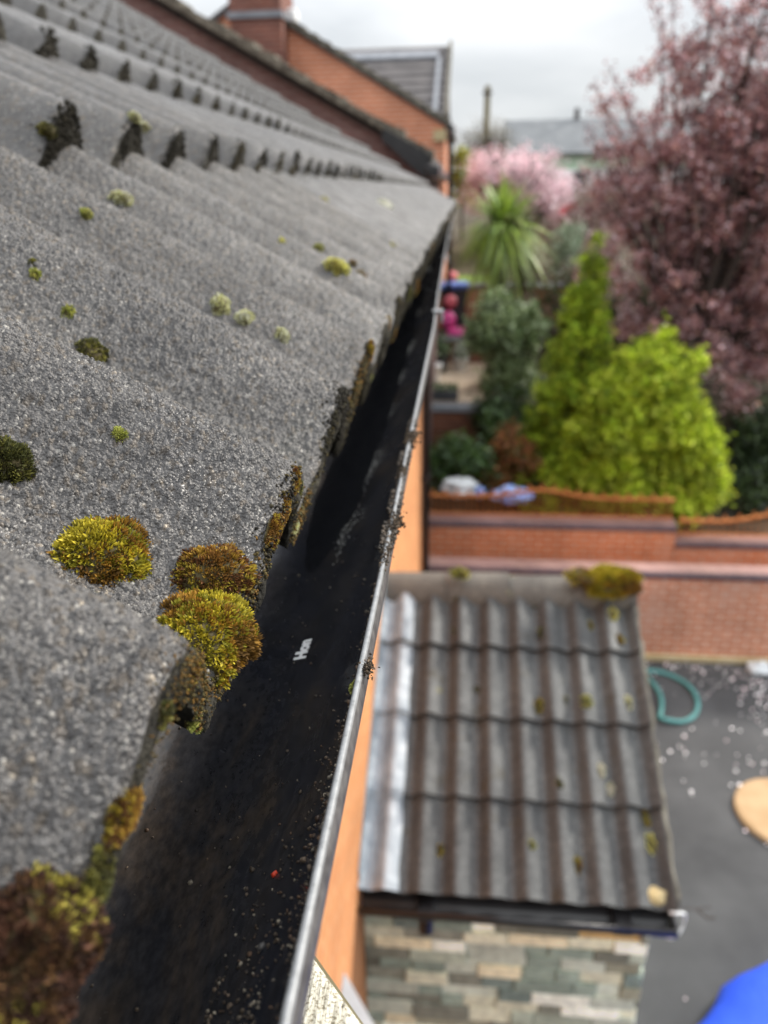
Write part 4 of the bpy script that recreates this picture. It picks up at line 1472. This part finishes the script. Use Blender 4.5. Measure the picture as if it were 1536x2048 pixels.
b_.prism([(15.9, 1.14), (15.9, 1.32), (19.14, 2.96), (19.14, 2.76)], 'x', -0.399, -0.33)
b_.build('verge', M['verge'], n3_)

# far pale building, pole, wire
n4_ = thing('long_building', 'long low building with a grey slate roof and pale green wall in the distance', 'building', (7, 42, -0.1))
b_ = MB()
b_.prism([(39.7, 1.42), (39.7, 1.52), (43, 3.15), (46.3, 1.52), (46.3, 1.42), (43, 3.02)], 'x', 1.9, 16)
b_.build('roof', M['slate'], n4_)
b_ = MB()
b_.box((2.1, 40, -1), (15.8, 46, 1.5))
b_.prism([(40, 1.501), (46, 1.501), (43, 2.98)], 'x', 2.1, 15.8)
b_.build('wall', M['palegreen'], n4_)
b_ = MB()
b_.box((2.1, 39.94, -0.35), (15.8, 39.99, 0.80))
b_.build('white_band', M['white'], n4_)
for x_ in (3.4, 5.0, 6.6, 8.2):
    b_ = MB()
    b_.box((x_, 39.90, 0.0), (x_ + 0.7, 39.935, 0.7))
    b_.build('window', M['window'], n4_)
b_ = MB()
b_.tube([(5.4, 43, 3.14), (5.4, 43, 3.6)], [0.14, 0.12], 8)
b_.build('chimney_pot', M['far_tile'], n4_)
pl = thing('telegraph_pole', 'tall wooden telegraph pole standing against the grey sky', 'pole', (0.70, 30, -0.7))
b_ = MB()
b_.tube([(0.70, 30, -0.8), (0.71, 30, at(963, 172, 30).z)], [0.14, 0.10], 10)
b_.build('shaft', M['pole'], pl)
b_ = MB()
b_.box((0.55, 29.83, at(963, 190, 30).z), (0.87, 29.90, at(963, 190, 30).z + 0.08))
b_.build('step_bracket', M['bark'], pl)
b_ = MB()
pp = [Vector((-0.3, 15.1, 1.1)).lerp(Vector((0.7, 29.9, 2.3)), q_ / 14) - Vector((0, 0, 0.35 * math.sin(math.pi * q_ / 14))) for q_ in range(15)]
b_.tube(pp, 0.012, 5)
tag(b_.build('overhead_cable', M['black_pvc'], None), 'thin dark overhead cable from the orange gable to the pole', 'cable')

# ------------------------------------------------------------------ plants
def leaf_quads(C, D, Lg, Wd, colr, seed):
    """rhombic leaves: centre C, long direction D"""
    rg_ = np.random.default_rng(seed)
    n = len(C)
    D = D / np.linalg.norm(D, axis=1, keepdims=True)
    R1 = np.cross(D, rg_.normal(size=(n, 3)))
    R1 /= np.linalg.norm(R1, axis=1, keepdims=True)
    R2 = np.cross(D, R1)
    Lg = np.asarray(Lg).reshape(-1, 1)
    Wd = np.asarray(Wd).reshape(-1, 1)
    V_ = np.stack([C - D * Lg * 0.5, C + R1 * Wd * 0.5 + R2 * Wd * 0.12, C + D * Lg * 0.5, C - R1 * Wd * 0.5 + R2 * Wd * 0.12], 1)
    F_q = (np.arange(n) * 4)[:, None] + np.arange(4)[None]
    return V_.reshape(-1, 3), F_q, np.repeat(colr, 4, 0)


def pick(pal, n, rg_, jit=0.25):
    p_ = np.array([lin(*c_) for c_ in pal])
    return p_[rg_.integers(0, len(p_), n)] * (1 - jit + 2 * jit * rg_.random((n, 1)))


def ell_pts(ells, n, rg_, pw=0.45):
    vol = np.array([e[1][0] * e[1][1] * e[1][2] * (e[2] if len(e) > 2 else 1) for e in ells])
    k = rg_.choice(len(ells), n, p=vol / vol.sum())
    d = rg_.normal(size=(n, 3))
    d /= np.linalg.norm(d, axis=1, keepdims=True)
    r = rg_.random((n, 1)) ** pw
    c = np.array([e[0] for e in ells])[k]
    s = np.array([e[1] for e in ells])[k]
    return c + d * r * s, d


def tree(name, label, cat, base, ells, pal, nclump, nleaf, spread, L, W, seed, trunk_r=0.08, mat_='leaf', pw=0.5, branch=40, outward=0.5, gap=None, crown='crown', extra=None, group=None):
    rg_ = np.random.default_rng(seed)
    t_ = thing(name, label, cat, tuple(base), group)
    cl_, cd = ell_pts(ells, nclump, rg_, pw)
    tone = 0.60 + 0.75 * rg_.random((nclump, 1))
    idx = rg_.integers(0, nclump, nleaf)
    C_ = cl_[idx] + rg_.normal(size=(nleaf, 3)) * spread
    D_ = cd[idx] * outward + rg_.normal(size=(nleaf, 3)) * (1 - outward)
    col = pick(pal, nleaf, rg_) * tone[idx]
    LL = L * rg_.uniform(0.6, 1.3, nleaf)
    V_, Fz, Cz = leaf_quads(C_, D_, LL, W * rg_.uniform(0.7, 1.3, nleaf), col, seed + 1)
    mesh_np(crown, V_, [Fz], M[mat_], t_, Cz)
    b1 = MB()
    cen = np.mean([e[0] for e in ells], 0)
    base = np.array(base, float)
    fork = base + (cen - base) * 0.45
    b1.tube([base, base * 0.5 + fork * 0.5 + rg_.normal(size=3) * 0.04, fork], [trunk_r, trunk_r * 0.8, trunk_r * 0.65], 8)
    for i in rg_.choice(nclump, min(branch, nclump), replace=False):
        e = cl_[i]
        mid = fork * 0.45 + e * 0.55 + rg_.normal(size=3) * 0.10 + np.array([0, 0, 0.06])
        b1.tube([fork + rg_.normal(size=3) * 0.02, mid, e], [trunk_r * 0.38, trunk_r * 0.2, trunk_r * 0.07], 5, cap=False)
    b1.build('trunk', M['bark'], t_)
    return t_, cl_


def E_(px, py, Y, r, w_=1.0):
    p_ = at(px, py, Y)
    if not isinstance(r, (tuple, list)):
        r = (r, r, r)
    return (tuple(p_), r, w_)


# purple leaved plum
PLUM = [(154, 107, 108), (174, 128, 124), (128, 86, 90), (190, 144, 138), (162, 120, 122), (174, 130, 114), (112, 76, 80), (226, 200, 204)]
Yp = 12.6
ells = [E_(1430, 330, Yp, (1.35, 1.2, 1.15)), E_(1330, 500, Yp, (1.05, 1.0, 0.95)), E_(1500, 560, Yp, (1.2, 1.1, 1.05)), E_(1280, 370, Yp, (0.80, 0.8, 0.85), .9), E_(1560, 330, Yp, (1.4, 1.2, 1.3)),
        E_(1490, 730, Yp - .4, (0.75, 0.7, 0.55)), E_(1230, 560, Yp, (0.50, .5, .5), .8), E_(1440, 130, Yp, (1.15, 1.1, 1.1), .50), E_(1640, 60, Yp, (1.3, 1.2, 1.3), .55), E_(1380, -60, Yp, (0.7, .7, .7), .25), E_(1230, 250, Yp, (.42, .4, .55), .35), E_(1660, 600, Yp, (1.2, 1.1, 1.2)), E_(1430, 700, 11.0, (.42, .35, .28), 1.6), E_(1330, 640, 11.3, (.36, .3, .22), 1.4), E_(1480, 790, 10.9, (.3, .3, .25), 1.4), E_(1240, 440, Yp, (.5, .5, .6), .9), E_(1200, 560, Yp, (.45, .5, .4), .9), E_(1260, 650, Yp, (.5, .5, .4)), E_(1380, 610, Yp - .5, (.6, .5, .5))]
plum, _ = tree('plum_tree', 'big purple leaved plum tree filling the upper right', 'tree', (3.75, 12.6, -4.3), ells, PLUM, 1150, 74000, 0.075, 0.064, 0.044, 21, 0.13, branch=150, pw=0.5, outward=0.3)
# thin leafy shoots rising from the plum's top
rg = np.random.default_rng(4)
b_ = MB()
VV, CCl, DD = [], [], []
for (x0, y0, x1, y1) in [(1270, 320, 1185, 165), (1290, 300, 1215, 130), (1330, 230, 1318, -10), (1350, 230, 1350, -60), (1400, 200, 1440, -70), (1250, 400, 1175, 250), (1230, 460, 1165, 330), (1480, 200, 1500, -60), (1370, 160, 1290, -20), (1260, 360, 1205, 210)]:
    a_, e_ = np.array(at(x0, y0, Yp)), np.array(at(x1, y1, Yp + rg.normal() * .4))
    m_ = (a_ + e_) / 2 + rg.normal(size=3) * 0.08
    b_.tube([a_, m_, e_], [0.014, 0.009, 0.003], 5)
    for q_ in range(170):
        s_ = rg.random()
        p_ = a_ * (1 - s_) ** 2 + 2 * m_ * s_ * (1 - s_) + e_ * s_ ** 2 + rg.normal(size=3) * 0.055
        VV.append(p_)
        DD.append((e_ - a_) / np.linalg.norm(e_ - a_) + rg.normal(size=3) * 0.8)
V_, Fz, Cz = leaf_quads(np.array(VV), np.array(DD), np.full(len(VV), .055), np.full(len(VV), .034), pick(PLUM, len(VV), rg), 3)
mesh_np('leading_shoots', V_, [Fz], M['leaf'], plum, Cz)
b_.build('twigs', M['bark'], plum)

# golden conifers
GOLD = [(168, 186, 46), (188, 204, 62), (146, 168, 42), (206, 216, 82), (116, 140, 38)]
GRN = [(138, 162, 40), (156, 180, 48), (116, 142, 38), (178, 188, 58), (98, 122, 36)]


def conifer(name, label, base, ells, pal, nclump, nleaf, seed, L=0.075, W=0.03, spread=0.06, core=True):
    t_, cl_ = tree(name, label, 'conifer', base, ells, pal, nclump, nleaf, spread, L, W, seed, 0.07, 'needle', 0.22, 14, 0.6)
    return t_


base = (1.72, 10.9, -4.3)
ell = []
for i in range(22):
    f_ = i / 21
    z = -4.0 + 3.25 * f_
    r = 0.80 * (1 - f_) ** 0.9 + 0.08
    ell.append(((1.42 + 0.28 * f_, 10.6, z), (r, r, 0.20), 1.0 / r))
conifer('tall_conifer', 'tall pointed green gold conifer beside the plum tree', base, ell, GRN, 700, 34000, 31, 0.075, 0.028, 0.045)
ell = [E_(1295, 800, 10.2, (0.58, .55, .46)), E_(1225, 860, 10.1, (0.42, .5, .40)), E_(1340, 880, 10.0, (0.55, .5, .5)), E_(1385, 910, 10.1, (0.28, .45, .52)), E_(1160, 930, 10.1, (.42, .4, .38)), E_(1260, 960, 9.9, (.65, .5, .40)), E_(1390, 960, 9.85, (.36, .4, .5)), E_(1290, 730, 10.4, (.40, .4, .25)), E_(1380, 1010, 9.6, (.24, .2, .35))]
ell += [E_(1130 + 8 * q_, 960 - 22 * q_, 10.0, (.16, .2, .14)) for q_ in range(10)] + [E_(1225 + 34 * math.cos(q_ * 2.4) + 14 * q_, 742 + 26 * math.sin(q_ * 1.7), 10.2, (.13, .18, .17)) for q_ in range(13)]
ell += [E_(1245, 735, 10.3, .2), E_(1345, 790, 10.0, .22), E_(1170, 800, 10.0, .2), E_(1330, 690, 10.4, .2)]
conifer('golden_conifer', 'broad bushy golden yellow conifer behind the orange railing', (2.35, 10.3, -4.3), ell, GOLD, 420, 52000, 33, 0.10, 0.034, 0.07)
DARK = [(46, 62, 34), (60, 78, 42), (36, 48, 30), (74, 92, 54)]
tree('dark_hedge', 'dark green hedge at the right edge beside the golden conifer', 'hedge', (4.3, 11.2, -4.3), [E_(1520, 900, 11.2, (.55, .5, .75)), E_(1600, 900, 11.2, (.7, .5, .8)), E_(1500, 985, 10.6, (.4, .4, .35))], DARK, 260, 9000, 0.08, 0.07, 0.045, 35, 0.05, pw=0.3, branch=12)
BAY = [(98, 118, 72), (124, 142, 94), (72, 92, 52), (146, 162, 116), (160, 176, 138)]
tree('evergreen_shrub', 'dark grey green leafy shrub between the gutter and the tall conifer', 'shrub', (0.62, 12.4, -3.0), [E_(1000, 660, 12.4, (.52, .5, .45)), E_(1020, 760, 12.4, (.45, .5, .55)), E_(968, 670, 12.4, (.24, .3, .25)), E_(1050, 650, 12.5, (.35, .4, .35)), E_(990, 610, 12.5, (.25, .3, .2))], BAY, 330, 9500, 0.075, 0.085, 0.055, 37, 0.05, pw=0.35, branch=24)
tree('leafy_bush', 'low mid green bush above the plastic bags', 'bush', (0.35, 10.4, -4.3), [E_(930, 920, 10.3, (.36, .3, .32)), E_(890, 930, 10.4, (.28, .3, .3)), E_(1000, 850, 10.9, (.30, .3, .28)), E_(980, 930, 10.3, (.2, .3, .3))], [(70, 98, 46), (92, 120, 60), (52, 74, 38), (120, 146, 110)], 150, 4200, 0.07, 0.07, 0.05, 39, 0.03, pw=0.4, branch=14)
tree('rust_shrub', 'rusty orange brown shrub left of the golden conifer', 'shrub', (0.85, 10.3, -4.3), [E_(1020, 900, 10.2, (.26, .25, .34)), E_(1060, 930, 10.2, (.26, .25, .26)), E_(1000, 950, 10.2, (.22, .25, .2))], [(140, 88, 52), (164, 108, 66), (110, 70, 44), (96, 104, 48)], 110, 3200, 0.06, 0.06, 0.04, 41, 0.02, pw=0.4, branch=14)
tree('green_bush', 'plain green bush under the dark grey green shrub', 'bush', (0.75, 11.0, -4.3), [E_(1010, 830, 11.3, (.50, .35, .40)), E_(1080, 900, 10.8, (.35, .3, .35)), E_(1100, 990, 10.2, (.5, .3, .2))], [(52, 74, 32), (66, 90, 38), (40, 56, 28)], 150, 4600, 0.08, 0.07, 0.045, 43, 0.03, pw=0.35, branch=10)
# pink blossom
tree('blossom_tree', 'round pink blossom tree in the distance under the grey sky', 'tree', (0.95, 20, -1.35), [E_(1040, 350, 20, (1.0, .9, .55)), E_(975, 345, 20, (.5, .6, .5)), E_(1100, 390, 20, (.65, .6, .45)), E_(1030, 400, 20, (1.0, .8, .4)), E_(960, 400, 20, (.4, .4, .4)), E_(1130, 430, 19.5, (.6, .5, .35), .7), E_(1160, 470, 19, (.5, .5, .4), .6)],
     [(244, 222, 228), (248, 234, 238), (232, 200, 210), (214, 182, 190), (190, 172, 170)], 300, 12000, 0.12, 0.075, 0.06, 45, 0.14, branch=90, pw=0.5)
tree('lime_shrub', 'bright yellow green shrub beside the pink blossom tree', 'shrub', (-0.03, 21.5, -1.2), [E_(928, 355, 21.5, (.32, .4, .6)), E_(922, 320, 21.5, (.22, .3, .25))], [(150, 158, 50), (170, 176, 70), (120, 130, 44)], 80, 2600, 0.08, 0.08, 0.05, 47, 0.04, pw=0.4, branch=10)
tree('bare_tree', 'thin olive brown tree barely in leaf round the telegraph pole', 'tree', (0.8, 27, -0.8), [E_(975, 275, 27, (.75, .7, .55)), E_(940, 290, 27, (.4, .5, .5)), E_(1010, 290, 27, (.4, .5, .4))], [(116, 106, 84), (134, 124, 96), (92, 84, 66)], 200, 2600, 0.14, 0.06, 0.03, 49, 0.07, branch=140, pw=0.6)
tree('grey_shrub', 'pale silvery green shrub left of the tall conifer tip', 'shrub', (1.75, 15.6, -1.9), [E_(1125, 500, 15.6, (.32, .3, .35)), E_(1110, 535, 15.6, (.25, .3, .25)), E_(1150, 470, 15.6, (.25, .3, .2))], [(140, 158, 132), (168, 182, 160), (104, 124, 96)], 70, 1700, 0.07, 0.085, 0.03, 51, 0.03, pw=0.45, branch=8)
tree('brown_shrub', 'reddish brown twiggy shrub growing through the right side of the palm', 'shrub', (1.0, 15.2, -2.0), [E_(1055, 500, 15.0, (.42, .4, .45)), E_(1060, 550, 15, (.3, .3, .25))], [(124, 96, 82), (150, 118, 102), (98, 84, 58)], 130, 2200, 0.08, 0.055, 0.03, 53, 0.03, branch=60, pw=0.55)
tree('mauve_shrub', 'mauve and pink leaved shrub between the blossom and the plum tree', 'shrub', (2.2, 17.6, -1.6), [E_(1130, 470, 17.6, (.55, .5, .5)), E_(1190, 420, 17.6, (.6, .5, .6)), E_(1180, 520, 17.2, (.5, .5, .45))], [(150, 116, 118), (172, 138, 138), (118, 88, 94), (128, 120, 80)], 170, 4600, 0.10, 0.065, 0.045, 55, 0.05, branch=30, pw=0.45)
tree('back_hedge', 'dark green hedge in the shade behind the two golden conifers', 'hedge', (3.2, 14.6, -2.9), [((1.6 + .75 * q_, 14.6 + .2 * math.sin(q_), -2.1 + .12 * math.sin(q_ * 2.1)), (.7, .6, .8)) for q_ in range(8)], DARK + [(92, 84, 60), (104, 76, 66)], 420, 12000, 0.10, 0.09, 0.055, 57, 0.05, pw=0.3, branch=14)
# cordyline: long strap leaves
pb = np.array(at(1005, 560, 14.6))
pc = np.array(at(1005, 455, 14.6))
cor = thing('cabbage_palm', 'spiky green cabbage palm with drooping strap leaves', 'palm', tuple(pb))
rg = np.random.default_rng(6)
b_ = MB()
VV, Fz, Cz, nn = [], [], [], 0
for i in range(700):
    d = rg.normal(size=3)
    d[2] = d[2] * 0.8 + 0.25
    d /= np.linalg.norm(d)
    L = rg.uniform(0.65, 1.10)
    wdt = 0.026
    pts = []
    for s_ in np.linspace(0, 1, 7):
        q_ = pc + d * L * s_ + np.array([0, 0, -0.55 * L * s_ ** 2.2 * (1.1 - max(d[2], 0))])
        pts.append(q_)
    sd_ = np.cross(d, (0, 0, 1))
    sd_ = sd_ / (np.linalg.norm(sd_) + 1e-6)
    col = lin(*[(124, 148, 72), (150, 172, 90), (104, 128, 64), (170, 180, 112), (164, 190, 66)][rg.integers(0, 5)]) * rg.uniform(.8, 1.2)
    for j, q_ in enumerate(pts):
        ww = wdt * (1 - (j / 6) ** 2) + 0.002
        VV += [q_ - sd_ * ww, q_ + sd_ * ww]
        Cz += [col, col]
    for j in range(6):
        Fz.append((nn + 2 * j, nn + 2 * j + 1, nn + 2 * j + 3, nn + 2 * j + 2))
    nn += 14
mesh_np('fronds', np.array(VV), [np.array(Fz)], M['leaf'], cor, np.array(Cz))
b_ = MB()
b_.tube([pb - np.array([0, 0, .6]), pb, pc], [0.10, 0.085, 0.07], 10)
b_.build('trunk', M['bark'], cor)

# ------------------------------------------------------------------ garden things
def blob(name, label, cat, c, r, mt, seed, lump=0.15, freq=3.0, group=None):
    bm_ = bmesh.new()
    bmesh.ops.create_icosphere(bm_, subdivisions=4, radius=1)
    rr = random.Random(seed)
    o1, o2, o3 = rr.random() * 9, rr.random() * 9, rr.random() * 9
    for v in bm_.verts:
        k_ = 1 + lump * (math.sin(v.co.x * freq + o1) * math.cos(v.co.y * freq * 1.3 + o2) + 0.6 * math.sin(v.co.z * freq * 1.7 + o3 + v.co.x * 2))
        v.co = Vector((c[0] + v.co.x * r[0] * k_, c[1] + v.co.y * r[1] * k_, c[2] + max(-0.85, v.co.z) * r[2] * k_))
    return tag(MB().bm(bm_).build(name, mt, None, True), label, cat, group)


c_ = at(918, 975, 9.45)
blob('plastic_bag', 'crumpled white and blue plastic bag behind the railing, left of the bright blue one', 'bag', c_, (0.22, 0.16, 0.13), M['bag_white'], 3, 0.2, 5)
c_ = at(960, 985, 9.40)
blob('plastic_bag', 'small scrunched pale blue bag end beside the white plastic bag', 'bag', c_, (0.06, 0.08, 0.08), M['bag_blue'], 4, 0.2, 5)
c_ = at(1025, 990, 9.42)
blob('plastic_bag', 'bright blue plastic bag behind the railing', 'bag', c_, (0.25, 0.14, 0.10), M['bag_blue'], 5, 0.2, 5)
# wheelie bin with a blue lid
p_ = at(908, 600, 15.2)
wb = thing('wheelie_bin', 'dark wheelie bin with a blue lid against the pinkish wall', 'bin', (p_[0], 15.2, -2.42))
b_ = MB()
b_.add([(p_[0] + sx * (0.20 if z_ < -2 else 0.25), 15.2 + sy * 0.24, z_) for z_ in (-2.38, -1.72) for sx, sy in ((-1, -1), (1, -1), (1, 1), (-1, 1))],
       [(3, 2, 1, 0), (4, 5, 6, 7), (0, 1, 5, 4), (1, 2, 6, 5), (2, 3, 7, 6), (3, 0, 4, 7)])
b_.build('body', M['darkpot'], wb)
b_ = MB()
b_.box((p_[0] - 0.27, 14.93, -1.718), (p_[0] + 0.27, 15.47, -1.62), bev=0.03)
b_.build('lid', M['bluelid'], wb)
for sx in (-1, 1):
    b_ = MB()
    b_.tube([(p_[0] + sx * 0.20, 15.42, -2.33), (p_[0] + sx * 0.25, 15.42, -2.33)], 0.085, 12)
    b_.build('wheel', M['black_pvc'], wb)
c_ = at(897, 640, 14.45)
blob('pink_ball', 'bright pink ball, upright one on the red brown wall', 'ball', c_, (0.13, 0.13, 0.16), M['pink'], 1, 0.01, 1)
c_ = at(917, 665, 14.42)
blob('pink_cushion', 'bright pink squashed cushion lying right of the pink ball', 'cushion', c_, (0.24, 0.16, 0.11), M['pink'], 2, 0.06, 2)
c_ = at(901, 603, 14.7)
blob('coral_ball', 'coral red ball in front of the wheelie bin', 'ball', c_, (0.12, 0.12, 0.12), M['coral'], 3, 0.01, 1)
c_ = at(903, 553, 16.3)
blob('coral_pot', 'coral red pot on the lawn edge above the blue bin lid', 'pot', c_, (0.13, 0.13, 0.10), M['coral'], 7, 0.02, 1)
c_ = at(1135, 420, 18)
b_ = MB()
nfx = 8
for i in range(nfx):
    pass
V_, Fz = [], []
for i in range(9):
    for j in range(6):
        s_, t2 = i / 8, j / 5
        V_.append((c_.x - 0.17 + 0.36 * s_, 18 + 0.04 * math.sin(s_ * 7 + t2 * 2), c_.z + 0.02 + 0.16 * s_ - 0.16 * t2 + 0.02 * math.sin(s_ * 5)))
for i in range(8):
    for j in range(5):
        a_ = i * 6 + j
        Fz.append((a_, a_ + 1, a_ + 7, a_ + 6))
b_.add(V_, Fz)
rf = thing('red_flag', 'small red flag among the mauve shrubs', 'flag', (c_.x + 0.2, 18, -1.5))
b_.build('cloth', M['coral'], rf)
b_ = MB()
b_.tube([(c_.x + 0.2, 18, -1.6), (c_.x + 0.2, 18, c_.z + 0.25)], 0.012, 6)
b_.build('stick', M['pole'], rf)


def pot(label, px, py, Y, zb, r, h, mt, plant=None, group='plant pots on the patio'):
    p2 = at(px, py, Y)
    t_ = thing('plant_pot', label, 'pot', (p2.x, Y, zb), group)
    b1 = MB()
    n_ = 18
    prf = [(r * 0.7, 0), (r * 0.95, h * 0.85), (r * 1.06, h * 0.86), (r * 1.06, h), (r * 0.9, h), (r * 0.88, h * 0.88), (0.001, h * 0.88)]
    V2, F2 = [], []
    for (rr, zz) in prf:
        for k_ in range(n_):
            V2.append((p2.x + rr * math.cos(2 * math.pi * k_ / n_), Y + rr * math.sin(2 * math.pi * k_ / n_), zb + zz))
    for i in range(len(prf) - 1):
        for k_ in range(n_):
            k2_ = (k_ + 1) % n_
            F2.append((i * n_ + k_, i * n_ + k2_, (i + 1) * n_ + k2_, (i + 1) * n_ + k_))
    b1.add(V2, F2)
    b1.build('pot', mt, t_, True)
    if plant:
        rg_ = np.random.default_rng(int(px))
        n2 = 260
        C_ = rg_.normal(size=(n2, 3)) * r * 0.55 + np.array([p2.x, Y, zb + h + r * 0.75])
        V2, F2, C2 = leaf_quads(C_, rg_.normal(size=(n2, 3)) + [0, 0, .6], np.full(n2, .09), np.full(n2, .04), pick(plant, n2, rg_), 3)
        mesh_np('foliage', V2, [F2], M['leaf'], t_, C2)


pot('white pot on the patio, left of two by the gutter lip', 868, 770, 12.9, -2.97, 0.13, 0.28, M['white'], None)
pot('white round pot on the patio with a small pale plant', 921, 740, 13.6, -2.94, 0.13, 0.22, M['white'], [(200, 205, 196), (150, 164, 140)])
pot('dark pot with a leafy green plant at the back of the patio', 880, 760, 13.5, -2.94, 0.15, 0.28, M['darkpot'], [(84, 112, 70), (60, 84, 50), (150, 165, 130)])
p2 = at(885, 800, 11.75)
b_ = MB()
b_.box((p2.x - 0.24, 11.66, -3.018), (p2.x + 0.24, 11.92, -2.86), bev=0.02)
tr = thing('planter_trough', 'long black planter trough on the brown terrace wall', 'planter', (p2.x, 11.79, -3.018))
b_.build('trough', M['darkpot'], tr)
rg_ = np.random.default_rng(5)
C_ = rg_.uniform((-0.22, -0.1, 0), (0.22, 0.1, 0.1), (300, 3)) + np.array([p2.x, 11.79, -2.86])
V_, Fz, Cz = leaf_quads(C_, rg_.normal(size=(300, 3)), np.full(300, .07), np.full(300, .035), pick([(84, 104, 60), (60, 80, 44), (190, 190, 160)], 300, rg_), 3)
mesh_np('foliage', V_, [Fz], M['leaf'], tr, Cz)

# ------------------------------------------------------------------ yard things
# teal hose loop
ctr = Vector((2.33, 7.30, Z_GR + 0.03))
b_ = MB()
lp = []
for a_ in np.linspace(-2.0, 2.0, 40):
    lp.append((ctr.x + 0.34 * math.cos(a_) * 1.0 - 0.02, ctr.y + 0.46 * math.sin(a_), Z_GR + 0.03 + 0.01 * math.cos(3 * a_)))
e0, e1 = lp[0], lp[-1]
for s_ in np.linspace(0.04, 0.96, 14):
    lp.append((e1[0] + (e0[0] - e1[0]) * s_ + 0.10 * math.sin(math.pi * s_), e1[1] + (e0[1] - e1[1]) * s_, Z_GR + 0.032))
b_.tube(lp, 0.024, 10, closed=True)
tag(b_.build('hose_loop', M['teal'], None, True), 'teal rubber loop lying on the tarmac behind the porch roof', 'hose')
# tan round slab
b_ = MB()
n_ = 48
V_, Fz = [], []
cx_, cy_ = 2.98, 5.60
prf = [(0.0, 0.045), (0.40, 0.045), (0.43, 0.036), (0.435, 0.0)]
for rr, zz in prf[1:]:
    for k_ in range(n_):
        a_ = 2 * math.pi * k_ / n_
        V_.append((cx_ + rr * math.cos(a_), cy_ + rr * math.sin(a_) * 1.02, Z_GR + 0.002 + zz))
for i in range(2):
    for k_ in range(n_):
        k2_ = (k_ + 1) % n_
        Fz.append((i * n_ + k_, i * n_ + k2_, (i + 1) * n_ + k2_, (i + 1) * n_ + k_))
Fz.append(tuple(range(n_)))
b_.add(V_, Fz)
tag(b_.build('round_slab', M['tan'], None), 'round tan slab lying on the dark tarmac at the right edge', 'slab')
# crumpled white bag at the foot of the wall
c_ = at(1522, 1326, 7.85)
blob('crumpled_bag', 'small crumpled white bag at the foot of the lower brick wall', 'bag', (c_.x, 7.85, Z_GR + 0.06), (0.13, 0.10, 0.08), M['bag_white'], 9, 0.2, 4)
# blue sheet heaped on the ground, lower right
bm = bmesh.new()
nx, ny = 40, 30
cen = np.array([2.98, 2.66])
V_, Fz = [], []
na, nr = 72, 18
for i in range(nr + 1):
    t_ = i / nr
    for k_ in range(na):
        a_ = 2 * math.pi * k_ / na
        fold = 1 + 0.018 * math.sin(a_ * 9 + 1) * t_ + 0.012 * math.sin(a_ * 23) * t_ ** 3
        rr = (0.02 + 1.75 * math.sin(t_ * math.pi / 2)) * fold
        zz = 0.42 * (math.cos(t_ * math.pi / 2) ** 0.55) + 0.012 * math.sin(a_ * 5 + t_ * 6)
        V_.append((cen[0] + rr * math.cos(a_) * 0.95, cen[1] + rr * math.sin(a_) * 0.85, Z_GR + 0.003 + max(0, zz)))
for i in range(nr):
    for k_ in range(na):
        k2_ = (k_ + 1) % na
        Fz.append((i * na + k_, i * na + k2_, (i + 1) * na + k2_, (i + 1) * na + k_))
Fz.append(tuple(range(na))[::-1])
b_ = MB()
b_.add(V_, Fz)
tag(b_.build('blue_cover', M['blue'], None, True), 'bright blue rounded sheet cover on the tarmac at the bottom right', 'cover')
# fallen petals
rg = np.random.default_rng(12)
n = 2600
X = rg.normal(3.0, 0.9, n)
Y = 7.95 - np.abs(rg.exponential(0.75, n))
X2, Y2 = rg.uniform(1.2, 5.0, 900), rg.uniform(2.0, 8.0, 900)
X, Y = np.concatenate([X[:620], X2]), np.concatenate([Y[:620], Y2])
pm_ = rg.permutation(len(X))
X, Y = X[pm_], Y[pm_]
cl_n = vnoise(X * 1.7, Y * 1.7, 8)
k_ = (rg.random(len(X)) < np.clip((cl_n - 0.25) * 1.5, 0.05, 1)) & (Y > 1.5) & (X > 1.1)
X, Y = X[k_], Y[k_]
X, Y = X[:620], Y[:620]
n = len(X)
ang = rg.random(n) * 6.28
C_ = np.stack([X, Y, np.full(n, Z_GR + 0.012) + rg.random(n) * 0.006], 1)
nn_ = 8
sz = rg.lognormal(math.log(0.0115), 0.35, n)
V_ = np.stack([C_ + np.stack([sz * np.cos(ang + 2 * np.pi * j / nn_) * (1.0 if j % 2 else 0.75), sz * np.sin(ang + 2 * np.pi * j / nn_) * 0.85, 0.006 * np.sin(j * 1.9 + ang)], 1) for j in range(nn_)], 1)
Fz = (np.arange(n) * nn_)[:, None] + np.arange(nn_)[None]
colp = pick([(250, 244, 244), (255, 250, 250), (246, 226, 228)], n, rg, 0.02)
tag(mesh_np('fallen_petals', V_.reshape(-1, 3), [Fz], M['petal'], None, np.repeat(colp, nn_, 0)), 'white blossom petals scattered over the dark tarmac', 'petals', kind='stuff')
